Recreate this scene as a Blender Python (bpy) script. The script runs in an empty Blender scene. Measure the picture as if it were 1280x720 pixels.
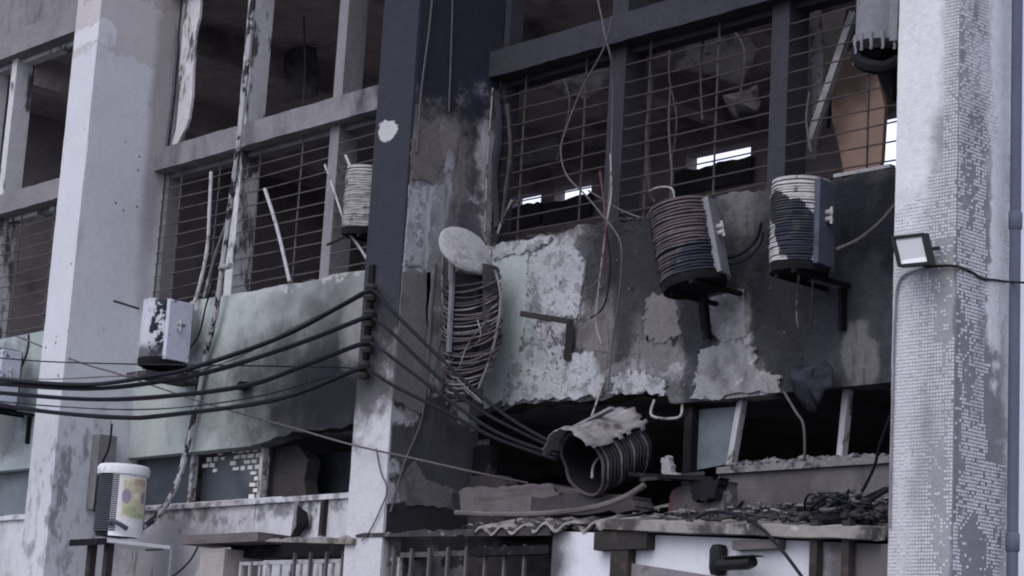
import bpy, math, random
from mathutils import Vector, Matrix
random.seed(7)
S = bpy.context.scene
COL = S.collection

# ---------------------------------------------------------------- camera
F, YAW, PIT, ROL = 2643.3, .8423, .2048, .0582
cy, sy, cp, sp = math.cos(YAW), math.sin(YAW), math.cos(PIT), math.sin(PIT)
CW = Vector((-sy*cp, cy*cp, sp)); r0 = Vector((cy, sy, 0)); u0 = r0.cross(CW)
CR = math.cos(ROL)*r0 + math.sin(ROL)*u0
CU = -math.sin(ROL)*r0 + math.cos(ROL)*u0
CAM = Vector((0, -10.6, 1.6))
cd = bpy.data.cameras.new('camera'); cam = bpy.data.objects.new('camera', cd); COL.objects.link(cam)
cam.matrix_world = Matrix(((CR.x, CU.x, -CW.x, CAM.x), (CR.y, CU.y, -CW.y, CAM.y), (CR.z, CU.z, -CW.z, CAM.z), (0, 0, 0, 1)))
cd.sensor_width = 36; cd.lens = 36*F/1280; cd.clip_end = 2000; cd.clip_start = .05
S.camera = cam

# ---------------------------------------------------------------- light
SUN_EL, SUN_AZ = math.radians(46), math.radians(168)
w = bpy.data.worlds.new('World'); S.world = w; w.use_nodes = True
nt = w.node_tree
sky = nt.nodes.new('ShaderNodeTexSky'); sky.sky_type = 'NISHITA'; sky.sun_disc = False
sky.sun_elevation = SUN_EL; sky.sun_rotation = SUN_AZ; sky.dust_density = 4.0; sky.air_density = 1.0; sky.ozone_density = 1.0
bg = nt.nodes['Background']; bg.inputs['Strength'].default_value = .125
cl = nt.nodes.new('ShaderNodeMix'); cl.data_type = 'RGBA'; cl.inputs[0].default_value = .74     # even cloud cover over the clear sky
nt.links.new(sky.outputs[0], cl.inputs[6]); cl.inputs[7].default_value = (8.2, 8.45, 10.5, 1)
nt.links.new(cl.outputs[2], bg.inputs[0])
sl = bpy.data.lights.new('sun', 'SUN'); so = bpy.data.objects.new('sun', sl); COL.objects.link(so)
sl.energy = .75; sl.angle = math.radians(40); sl.color = (1, .98, .96)
sd = Vector((math.sin(SUN_AZ)*math.cos(SUN_EL), math.cos(SUN_AZ)*math.cos(SUN_EL), math.sin(SUN_EL)))
so.rotation_euler = (-sd).to_track_quat('-Z', 'Y').to_euler()
S.view_settings.view_transform = 'Standard'; S.view_settings.look = 'None'; S.view_settings.gamma = 1
S.view_settings.exposure = 0.38
S.cycles.filter_width = 2.0


def P(px, py, Y):
    """point of the plane Y seen in the photograph at (px, py)"""
    d = (px-640)/F*CR - (py-360)/F*CU + CW
    return CAM + d*((Y-CAM.y)/d.y)


# ---------------------------------------------------------------- noise
def h2(i, j, k=0):
    n = (i*374761393 + j*668265263 + k*1274126177) & 0xffffffff
    n = ((n ^ (n >> 13))*1274126177) & 0xffffffff
    return ((n ^ (n >> 16)) & 0xffff)/65535.0
def vn(x, y, k=0):
    i, j = math.floor(x), math.floor(y); a, b = x-i, y-j
    a = a*a*(3-2*a); b = b*b*(3-2*b)
    return (h2(i, j, k)*(1-a)+h2(i+1, j, k)*a)*(1-b)+(h2(i, j+1, k)*(1-a)+h2(i+1, j+1, k)*a)*b
def fbm(x, y, k=0, o=4):
    s = 0; a = .5
    for q in range(o):
        s += a*vn(x, y, k+q*17); x *= 2.03; y *= 2.03; a *= .5
    return s/(1-.5**o)


# ---------------------------------------------------------------- materials
def mat(name, base, layers=(), rough=.85, bump=.35, bscale=40, metal=0.0, var=.25, vscale=3.0, spec=.06):
    m = bpy.data.materials.new(name); m.use_nodes = True; t = m.node_tree; N = t.nodes; L = t.links
    bs = N['Principled BSDF']; bs.inputs['Roughness'].default_value = rough; bs.inputs['Metallic'].default_value = metal
    bs.inputs['Specular IOR Level'].default_value = spec
    geo = N.new('ShaderNodeNewGeometry'); pos = geo.outputs['Position']
    def noise(scale, stretch=None, detail=6, rgh=.6):
        n = N.new('ShaderNodeTexNoise'); n.inputs['Scale'].default_value = scale; n.inputs['Detail'].default_value = detail
        n.inputs['Roughness'].default_value = rgh
        if stretch:
            v = N.new('ShaderNodeVectorMath'); v.operation = 'MULTIPLY'; L.new(pos, v.inputs[0]); v.inputs[1].default_value = stretch
            L.new(v.outputs[0], n.inputs['Vector'])
        else: L.new(pos, n.inputs['Vector'])
        return n.outputs['Fac']
    def math_(op, a, b=None, c=None):
        n = N.new('ShaderNodeMath'); n.operation = op
        for i, v in enumerate((a, b, c)):
            if v is None: continue
            if isinstance(v, (int, float)): n.inputs[i].default_value = v
            else: L.new(v, n.inputs[i])
        return n.outputs[0]
    def ramp(v, a, b):
        n = N.new('ShaderNodeMapRange'); n.interpolation_type = 'SMOOTHSTEP'
        L.new(v, n.inputs['Value']); n.inputs['From Min'].default_value = a; n.inputs['From Max'].default_value = b
        return n.outputs['Result']
    def mix(fac, a, b, mode='MIX'):
        n = N.new('ShaderNodeMix'); n.data_type = 'RGBA'; n.blend_type = mode
        if isinstance(fac, float): n.inputs[0].default_value = fac
        else: L.new(fac, n.inputs[0])
        for sock, v in ((n.inputs[6], a), (n.inputs[7], b)):
            if isinstance(v, tuple): sock.default_value = (*v, 1)
            else: L.new(v, sock)
        return n.outputs[2]
    n1 = noise(vscale, detail=8, rgh=.65)
    nA = noise(2.2, detail=8, rgh=.68)
    col = base
    hgt = noise(bscale, detail=8, rgh=.65)
    if var > 0:
        n2 = noise(21, detail=8, rgh=.7)
        f = math_('MULTIPLY_ADD', math_('SUBTRACT', n1, .5), 2.2*var, 1.0)
        f = math_('MULTIPLY_ADD', math_('SUBTRACT', n2, .5), 1.6*var+.15, f)
        g = N.new('ShaderNodeCombineColor'); [L.new(f, g.inputs[i]) for i in range(3)]
        vary = g.outputs[0]
    for ly in layers:
        mk = None
        if 'blob' in ly:
            c, r, soft, amp = ly['blob']
            v = N.new('ShaderNodeVectorMath'); v.operation = 'SUBTRACT'; L.new(pos, v.inputs[0]); v.inputs[1].default_value = tuple(c)
            u = N.new('ShaderNodeVectorMath'); u.operation = 'MULTIPLY'; L.new(v.outputs[0], u.inputs[0])
            u.inputs[1].default_value = tuple(1/x if x else 0 for x in r)
            ln = N.new('ShaderNodeVectorMath'); ln.operation = 'LENGTH'; L.new(u.outputs[0], ln.inputs[0])
            d = math_('MULTIPLY_ADD', math_('SUBTRACT', nA, .5), amp*5.5, ln.outputs['Value'])
            mk = ramp(d, 1+soft*.5, 1-soft*.5)
        if 'noise' in ly:
            sc, th, sf, st = ly['noise']
            q = ramp(noise(sc, st, 8, .62), th, th+sf)
            mk = q if mk is None else math_('MULTIPLY', mk, q)
        if 'spots' in ly:
            sc, rad = ly['spots']
            vo = N.new('ShaderNodeTexVoronoi'); vo.inputs['Scale'].default_value = sc; L.new(pos, vo.inputs['Vector'])
            a = ramp(math_('MULTIPLY_ADD', math_('SUBTRACT', hgt, .5), rad*1.5, vo.outputs['Distance']), rad, rad*.7)
            sx = N.new('ShaderNodeSeparateColor'); L.new(vo.outputs['Color'], sx.inputs[0])
            a = math_('MULTIPLY', a, math_('GREATER_THAN', sx.outputs[0], ly.get('spars', .5)))
            mk = a if mk is None else math_('MULTIPLY', mk, a)
        k = ly.get('k', 1.0)
        if k != 1.0: mk = math_('MULTIPLY', mk, k)
        col = mix(mk, col, ly['col'])
        if 'h' in ly: hgt = math_('MULTIPLY_ADD', mk, ly['h'], hgt)
    if var > 0: col = mix(1.0, col, vary, 'MULTIPLY')
    if isinstance(col, tuple): bs.inputs['Base Color'].default_value = (*col, 1)
    else: L.new(col, bs.inputs['Base Color'])
    if bump:
        b = N.new('ShaderNodeBump'); b.inputs['Strength'].default_value = bump; b.inputs['Distance'].default_value = .02
        L.new(hgt, b.inputs['Height']); L.new(b.outputs[0], bs.inputs['Normal'])
    return m


SOOT = (.03, .03, .04); SOOT2 = (.075, .075, .088); CONC = (.30, .30, .32); WHITE = (.66, .66, .69)
def B(px, py, Y, rx, rz, soft=.5, amp=.35, ry=0): return (P(px, py, Y), (rx, ry, rz), soft, amp)
D = .83

M = {}
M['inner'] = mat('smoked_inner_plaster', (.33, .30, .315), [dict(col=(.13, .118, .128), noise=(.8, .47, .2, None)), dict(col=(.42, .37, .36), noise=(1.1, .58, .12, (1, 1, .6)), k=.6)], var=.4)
M['soot'] = mat('sooty_plaster', (.06, .056, .06), [dict(col=(.09, .08, .08), noise=(1.2, .48, .2, None))], var=.5)
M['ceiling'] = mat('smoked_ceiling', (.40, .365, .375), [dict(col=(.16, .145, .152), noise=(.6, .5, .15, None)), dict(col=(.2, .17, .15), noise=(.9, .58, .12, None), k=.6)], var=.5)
M['black'] = mat('charred', (.014, .014, .017), [dict(col=(.05, .045, .045), noise=(6, .55, .2, None))], var=.5)
M['frame'] = mat('grey_frame_concrete', (.215, .21, .225), [
    dict(col=(.085, .085, .10), noise=(2.2, .5, .25, (1, 1, .35)), k=.7),
    dict(col=(.036, .037, .047), blob=(P(800, 60, D), (3.2, 0, 0), .4, .25), k=.95),
    dict(col=(.42, .42, .44), noise=(9, .68, .06, (1, 1, .4)), k=.7, h=.6)], var=.3)
M['frame_white'] = mat('pale_frame_paint', (.55, .55, .57), [
    dict(col=(.10, .10, .11), noise=(5, .53, .08, (1, 1, .3)), h=-.6)], var=.25)
M['bar_dark'] = mat('sooty_iron_bar', (.07, .062, .062), rough=.7, var=.4, bump=.1)
M['bar'] = mat('scorched_iron_bar', (.115, .108, .11), [dict(col=(.05, .045, .045), noise=(3, .5, .2, None))], rough=.7, var=.3, bump=.1)
M['bar_pale'] = mat('pale_iron_bar', (.42, .42, .44), [dict(col=(.14, .12, .12), noise=(8, .52, .1, None))], rough=.6, var=.2, bump=.1)

# left pillar: pale paint, brown bare concrete at the top of its side, shrapnel-like pits
M['pillar_left'] = mat('pale_pillar_paint', (.56, .57, .61), [
    dict(col=(.36, .33, .33), blob=B(180, 10, .4, .0, .42, .5, .35), k=.95),
    dict(col=(.48, .46, .47), blob=B(155, 30, .3, .0, .34, .08, .55), h=.5),
    dict(col=(.60, .61, .64), blob=B(137, 40, .1, .0, .16, .05, .3, ry=.13), h=.3),
    dict(col=(.27, .25, .25), blob=(P(212, 100, D), (0, .13, 2.2), .9, .15), k=.75),
    dict(col=(.26, .25, .27), noise=(2.4, .56, .2, (1, 1, .35)), k=.45),
    dict(col=(.17, .17, .19), blob=B(95, 640, .3, .0, .9, .8, .5, ry=.5), noise=(7, .48, .14, (1, 1, .5)), k=.8),
    dict(col=(.10, .10, .12), blob=B(125, 330, .5, .0, 1.5, .3, .2), spots=(7, .12), spars=.45, k=.9, h=-.8),
    dict(col=(.28, .27, .28), noise=(11, .66, .05, (1, 1, .5)), k=.6)], var=.1, bump=.25)
# middle pillar
M['pillar_middle'] = mat('sooty_pillar_paint', (.40, .40, .43), [
    dict(col=(.24, .235, .25), noise=(4, .5, .12, (1, 1, .3)), k=.8, h=.4),
    dict(col=(.17, .15, .15), blob=(P(545, 210, .4), (0, .45, .75), .5, .5), k=.9),
    dict(col=(.20, .185, .19), blob=(P(517, 430, .2), (0, .24, .75), .12, .3), k=.9, h=.4),
    dict(col=(.43, .43, .47), blob=(P(519, 265, .2), (0, .12, .55), .12, .45), h=.6),
    dict(col=(.36, .36, .41), blob=(P(547, 330, .45), (0, .09, .9), .15, .5), k=.8, h=.5),
    dict(col=(.07, .07, .085), blob=(P(575, 330, .7), (0, .14, 1.2), .5, .8), k=.8),
    dict(col=(.028, .03, .042), blob=(P(560, -20, .5), (0, 1.3, 1.35), .4, .28)),
    dict(col=(.035, .035, .042), noise=(5, .53, .12, (1, 1, .22)), k=.6),
    dict(col=(.05, .05, .058), blob=(P(545, 590, .45), (0, .55, .75), .3, .95), k=.93),
    dict(col=(.22, .225, .23), blob=(P(530, 620, .35), (0, .3, .16), .25, .8), k=.7),
    dict(col=(.035, .035, .04), blob=(P(530, 655, .4), (0, .6, .17), .1, .12)),
    # front face
    dict(col=(.52, .52, .55), blob=((-13.5, -.0, 2.9), (.5, .03, 1.35), .3, .2)),
    dict(col=(.04, .042, .055), blob=((-13.5, 0, 7.2), (.6, .035, 2.55), .12, .12)),
    dict(col=(.055, .055, .062), blob=((-13.6, 0, 4.55), (.34, .03, .62), .6, .5), k=.85),
    dict(col=(.45, .45, .46), blob=(P(484, 163, 0), (.13, .03, .085), .05, .8), h=.8),
    ], var=.2, bump=.4)
# right pillar backing
M['pillar_right'] = mat('tile_backing', (.50, .50, .53), [
    dict(col=(.27, .27, .30), noise=(3, .52, .16, (1, 1, .5)), k=.7),
    dict(col=(.24, .24, .26), blob=((-7.86, -.01, 4.2), (.2, .06, 5), .8, .3), k=.8),
    dict(col=(.15, .15, .17), blob=((-7.74, .2, 3.6), (.03, .30, 2.6), .6, .4), k=.88),
    dict(col=(.62, .62, .65), blob=((-8.25, 0, 6.4), (.40, .03, 1.6), .4, .25)),
    dict(col=(.58, .59, .62), blob=((-7.74, .45, 5.7), (.03, .13, 1.6), .3, .6)),
    ], var=.2)
M['tile'] = mat('old_white_mosaic', (.54, .54, .575), [
    dict(col=(.38, .38, .41), noise=(44, .47, .2, None), k=.8),
    dict(col=(.22, .22, .25), noise=(2.6, .52, .18, (1, 1, .4)), k=.75), dict(col=(.16, .16, .18), noise=(14, .6, .06, (1, 1, .5)), k=.6)], rough=.55, var=.12, bump=.1)

# spandrels
GREEN = (.42, .47, .46)
M['spandrel_left'] = mat('mint_green_spandrel', GREEN, [
    dict(col=(.30, .30, .30), noise=(1.3, .5, .3, None), k=.5),
    dict(col=(.12, .118, .125), blob=B(445, 450, D, 1.8, 1.0, 1.2, .25), k=.8),
    dict(col=(.017, .017, .024), blob=B(425, 490, D, 1.75, .75, 1.5, .22), k=.97),
    dict(col=(.30, .30, .305), blob=B(452, 400, D, .25, .4, .9, .4), k=.7),
    dict(col=(.06, .06, .065), blob=B(232, 425, D, .28, .4, .6, .3), k=.8),
    dict(col=(.05, .05, .056), noise=(5, .58, .14, (1, 1, .25)), k=.4),
    dict(col=(.45, .45, .45), blob=((-16.5, D, 5.57), (3, 0, .05), .6, 1.4), noise=(8, .45, .1, None), k=.8, h=.4)], var=.15)
M['spandrel_far'] = mat('teal_green_spandrel', (.33, .39, .39), [
    dict(col=(.10, .10, .105), blob=B(10, 500, D, .45, .6, .7, .4), k=.8),
    dict(col=(.2, .2, .2), noise=(2, .52, .2, None), k=.5)], var=.15)
M['spandrel_middle'] = mat('burnt_peeling_spandrel', (.078, .075, .082), [
    dict(col=(.15, .146, .15), noise=(2.4, .5, .2, None), k=.8, h=.3),
    dict(col=(.37, .42, .42), blob=B(640, 395, D, .62, .72, .12, .35), h=.4),
    dict(col=(.15, .17, .18), blob=B(640, 470, D, .6, .33, .6, .5), k=.75),
    dict(col=(.43, .43, .46), blob=B(705, 355, D, .35, .62, .1, .5), h=.5),
    dict(col=(.47, .47, .5), blob=B(690, 480, D, .6, .26, .14, .6), h=.5),
    dict(col=(.50, .49, .50), blob=B(640, 318, D, .45, .13, .1, .7), h=.5),
    dict(col=(.10, .10, .115), blob=B(690, 430, D, .75, .75, .4, .3), noise=(9, .53, .07, None), k=.85, h=-.5),
    dict(col=(.17, .16, .165), blob=B(750, 420, D, .22, .8, .3, .4), k=.9),
    dict(col=(.48, .475, .50), blob=B(785, 478, D, .32, .2, .25, .7), k=.9, h=.4),
    dict(col=(.19, .186, .195), blob=B(835, 440, D, .45, .55, .2, .5), k=.8, h=.3),
    dict(col=(.24, .22, .22), blob=B(690, 298, D, 1.1, .11, .3, 1.0), noise=(9, .45, .15, None), k=.9, h=.8),
    dict(col=(.13, .127, .127), blob=B(915, 285, D, .55, .45, .3, .5), k=.85, h=.4),
    dict(col=(.28, .285, .27), blob=B(905, 400, D, .3, .33, .1, .25), k=.9),
    dict(col=(.42, .42, .43), blob=B(935, 462, D, .43, .33, .06, .42), h=.7),
    dict(col=(.38, .38, .40), blob=B(885, 475, D, .5, .2, .2, .5), k=.8, h=.4),
    dict(col=(.024, .025, .033), blob=B(988, 395, D, .42, .6, .35, .3), k=.92),
    dict(col=(.017, .018, .025), blob=B(1060, 300, D, 1.15, .55, .6, .3), k=.97),
    dict(col=(.05, .053, .062), blob=B(1070, 420, D, .62, .55, .5, .35), k=.85),
    dict(col=(.17, .168, .175), blob=B(1075, 452, D, .15, .25, .45, .5), k=.75),
    dict(col=(.026, .026, .032), blob=B(880, 385, D, .30, .42, .5, .35), k=.93),
    dict(col=(.03, .03, .034), blob=B(843, 415, D, .05, .13, .3, .5), k=.95, h=-.6),
    dict(col=(.04, .04, .05), blob=B(870, 470, D, .13, .42, .7, .5), k=.8),
    dict(col=(.05, .05, .06), blob=B(1000, 480, D, .4, .1, .7, .5), k=.7),
    dict(col=(.035, .035, .04), noise=(6, .52, .14, (1, 1, .18)), k=.65),
    dict(col=(.03, .03, .036), blob=B(800, 300, D, .75, .62, .8, .5), k=.88),
    dict(col=(.03, .03, .035), blob=(P(720, 505, D), (1.6, 0, .16), 1.2, .7), k=.75),
    dict(col=(.03, .03, .035), blob=(P(985, 330, D), (.28, 0, 1.0), 1.3, .3), k=.85),
    dict(col=(.03, .03, .035), blob=(P(850, 320, D), (.5, 0, .5), 1.2, .4), k=.8),
    dict(col=(.04, .04, .046), blob=B(780, 360, D, .12, 1.1, .6, .3), k=.65)], var=.35, bump=.7, bscale=28, vscale=8)
M['low_white'] = mat('white_low_wall', (.60, .60, .64), [
    dict(col=(.30, .29, .30), noise=(1.8, .5, .22, (1, 1, .5)), k=.75),
    dict(col=(.16, .155, .16), blob=B(215, 690, D, .9, .45, .9, .5), k=.7),
    dict(col=(.12, .12, .125), blob=(P(330, 634, D), (3, 0, .12), .7, 1.0), noise=(5, .45, .15, None), k=.8),
    dict(col=(.08, .08, .085), noise=(8, .6, .07, (1, 1, .12)), k=.6)], var=.15)
M['low_dark'] = mat('smoked_low_wall', (.085, .078, .09), [
    dict(col=(.15, .14, .155), blob=B(1075, 605, D, .35, .5, .7, .5), k=.7),
    dict(col=(.13, .12, .135), blob=B(920, 620, D, .25, .3, .6, .5), k=.7),
    dict(col=(.04, .04, .045), noise=(2.5, .55, .2, (1, 1, .4)), k=.7)], var=.25)
M['kiosk'] = mat('white_kiosk_wall', (.62, .63, .68), [
    dict(col=(.05, .05, .055), blob=(P(678, 690, .03), (.28, 0, 1), .9, .25), k=.95),
    dict(col=(.08, .07, .07), blob=(P(1078, 690, .03), (.35, 0, 1.2), .8, .3), k=.92),
    dict(col=(.30, .29, .29), noise=(2, .56, .2, (1, 1, .4)), k=.6)], var=.1, bump=.2)
M['ply'] = mat('grey_sheet', (.2, .19, .2), [dict(col=(.1, .095, .1), noise=(4, .5, .2, None))], var=.3)
M['roofsheet'] = mat('fibre_cement', (.27, .258, .245), [
    dict(col=(.05, .047, .045), noise=(4, .46, .15, None), k=.9),
    dict(col=(.5, .48, .45), noise=(12, .6, .08, None), k=.6)], var=.35)
M['wood'] = mat('weathered_wood', (.135, .122, .125), [dict(col=(.07, .06, .055), noise=(5, .5, .2, (.3, 1, 3)), k=.8)], var=.35)
M['rust'] = mat('dark_rusty_steel', (.04, .036, .036), [dict(col=(.085, .062, .055), noise=(9, .56, .12, None), k=.6)], rough=.7, var=.3)
M['cable'] = mat('black_cable', (.014, .015, .02), rough=.5, bump=0, var=.1)
M['cable_grey'] = mat('grey_burnt_cable', (.11, .10, .105), rough=.7, bump=0, var=.4, vscale=12)
M['cable_pale'] = mat('pale_scorched_cable', (.3, .28, .28), [dict(col=(.1, .09, .09), noise=(9, .5, .1, None))], rough=.7, bump=0, var=.3)
M['red_cable'] = mat('reddish_cable', (.09, .052, .056), rough=.7, bump=0, var=.3)
M['lagging'] = mat('grey_pipe_lagging', (.36, .36, .38), [dict(col=(.035, .035, .04), noise=(9, .50, .05, (1, 1, .5)), h=-.8)], var=.3)
M['lagging_dark'] = mat('scorched_pipe_lagging', (.13, .14, .15), [dict(col=(.35, .35, .37), noise=(8, .58, .06, (1, 1, .4)))], var=.3)
M['glass'] = mat('dirty_glass', (.055, .065, .08), [dict(col=(.10, .11, .12), noise=(1.6, .5, .3, None))], rough=.25, bump=.05, var=.2, spec=.5)
M['glass_pale'] = mat('smoked_teal_glass', (.15, .18, .20), [dict(col=(.03, .03, .036), noise=(2.2, .5, .2, (1, 1, .5)), k=.85)], rough=.35, bump=.05, var=.3)
M['hole_daylight'] = mat('pale_hole_daylight', (.78, .77, .74), rough=.8, bump=.2, var=.15)  # daylight in the screen holes, put in as a pale surface colour
M['brown'] = mat('scorched_tan_board', (.27, .19, .155), [
    dict(col=(.18, .12, .10), noise=(2, .5, .25, (1, 1, .4)), k=.7), dict(col=(.05, .04, .04), blob=B(1065, 95, 1.5, .45, .25, .8, .4), k=.8)], var=.2, bump=.15)
M['pipe'] = mat('dark_blue_grey_pipe', (.10, .115, .16), rough=.45, var=.15, bump=.05)
M['lampframe'] = mat('black_lamp_frame', (.02, .02, .022), rough=.5, bump=0, var=.1)
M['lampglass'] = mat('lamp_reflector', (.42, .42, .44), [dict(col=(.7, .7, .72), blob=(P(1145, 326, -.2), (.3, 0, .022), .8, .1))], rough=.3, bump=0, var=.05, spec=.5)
M['cctv'] = mat('black_camera_shell', (.018, .018, .02), rough=.4, bump=0, var=.1)
M['cloth'] = mat('charred_cloth', (.036, .038, .05), [dict(col=(.018, .018, .024), noise=(6, .5, .15, None))], var=.4)
M['asphalt'] = mat('asphalt', (.05, .05, .052), [dict(col=(.07, .068, .066), noise=(.5, .5, .2, None))], var=.3)
M['paving'] = mat('pavement_concrete', (.17, .165, .16), [dict(col=(.08, .08, .08), noise=(1.5, .52, .2, None))], var=.3)
M['ash'] = mat('ash', (.20, .192, .2), [dict(col=(.06, .055, .06), noise=(8, .5, .12, None))], var=.4, bump=.8)
M['ash_dark'] = mat('dark_rubble', (.06, .056, .06), [dict(col=(.25, .235, .23), noise=(12, .6, .08, None))], var=.5, bump=.8)
M['wrack'] = mat('burnt_red_rag', (.115, .105, .11), [dict(col=(.15, .075, .075), noise=(4, .52, .1, None)), dict(col=(.3, .3, .31), noise=(5, .6, .08, None))], var=.4)
M['remnant'] = mat('smoked_ceiling_sheet', (.15, .14, .145), [dict(col=(.06, .055, .06), noise=(4, .5, .15, None))], var=.4)
# condensers
M['coil'] = mat('burnt_coil', (.055, .053, .06), [dict(col=(.13, .10, .10), noise=(9, .52, .15, (1, 1, 3)), k=.8)], rough=.6, var=.5)
M['coil_red'] = mat('heat_reddened_coil', (.11, .088, .096), [dict(col=(.05, .05, .06), noise=(4, .5, .15, None), k=.8), dict(col=(.03, .034, .048), blob=B(885, 335, .3, .22, .2, .3, .4), k=.95), dict(col=(.25, .24, .25), noise=(7, .6, .06, (1, 1, .5)), k=.6)], rough=.6, var=.4)
M['coil_grey'] = mat('ashen_coil', (.2, .19, .2), [dict(col=(.06, .06, .065), noise=(9, .5, .15, None))], rough=.7, var=.4)
M['drum'] = mat('condenser_drum', (.022, .022, .027), rough=.7, var=.5)
M['peel'] = mat('peeling_grey_guard', (.44, .43, .43), [
    dict(col=(.035, .037, .05), blob=B(1003, 293, .3, .13, .21, .12, .55), h=-.5),
    dict(col=(.05, .05, .06), blob=B(985, 262, .3, .10, .10, .12, .6)),
    dict(col=(.06, .06, .065), noise=(9, .56, .06, (1, 1, .6)), k=.85)], var=.3, vscale=12)
M['panel_blue'] = mat('soot_blue_panel', (.085, .093, .125), [dict(col=(.03, .03, .04), noise=(4, .5, .2, None)), dict(col=(.3, .3, .32), noise=(14, .66, .05, None))], rough=.55, var=.3)
M['panel_grey'] = mat('bare_metal_panel', (.22, .225, .245), [dict(col=(.06, .06, .07), noise=(4, .5, .2, (1, 1, .5)), k=.8)], rough=.5, var=.3)
M['panel_pale'] = mat('pale_blue_panel', (.50, .52, .60), [dict(col=(.06, .06, .08), noise=(7, .60, .06, None), k=.9)], rough=.55, var=.15)
M['blister'] = mat('blistered_guard', (.50, .51, .57), [dict(col=(.028, .03, .042), blob=B(196, 415, .2, .115, .5, .2, .25), noise=(12, .46, .03, None), k=1), dict(col=(.06, .06, .075), blob=B(180, 450, .2, .3, .12, .8, .5), k=.85), dict(col=(.2, .2, .22), noise=(5, .56, .1, (1, 1, .4)), k=.7)], var=.2, vscale=10)
M['white_metal'] = mat('white_metal', (.74, .75, .78), [dict(col=(.35, .34, .34), noise=(6, .62, .1, None), k=.6)], rough=.5, var=.1, bump=.1)
M['grille_black'] = mat('dark_louvre', (.07, .072, .085), rough=.6, var=.3)
M['cap_dark'] = mat('sooty_bent_sheet', (.21, .20, .205), [dict(col=(.06, .055, .058), noise=(5, .48, .15, None), k=.9), dict(col=(.38, .37, .37), noise=(8, .6, .06, None), k=.6)], rough=.6, var=.35, bump=.5)
M['cap_ash'] = mat('ashen_cap', (.34, .34, .35), [dict(col=(.16, .155, .16), noise=(6, .5, .18, None), k=.8)], var=.25, bump=.8)
M['valve'] = mat('valve_metal', (.45, .45, .46), rough=.4, metal=.4, bump=0, var=.1)
for nm, c in (('yellow', (.60, .57, .40)), ('green', (.43, .47, .30)), ('orange', (.52, .40, .34)), ('violet', (.33, .29, .36)), ('cream', (.74, .72, .60)), ('ltblue', (.6, .68, .76))):
    M['st_'+nm] = mat('sticker_'+nm, c, rough=.4, bump=0, var=.12, vscale=14)


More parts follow.
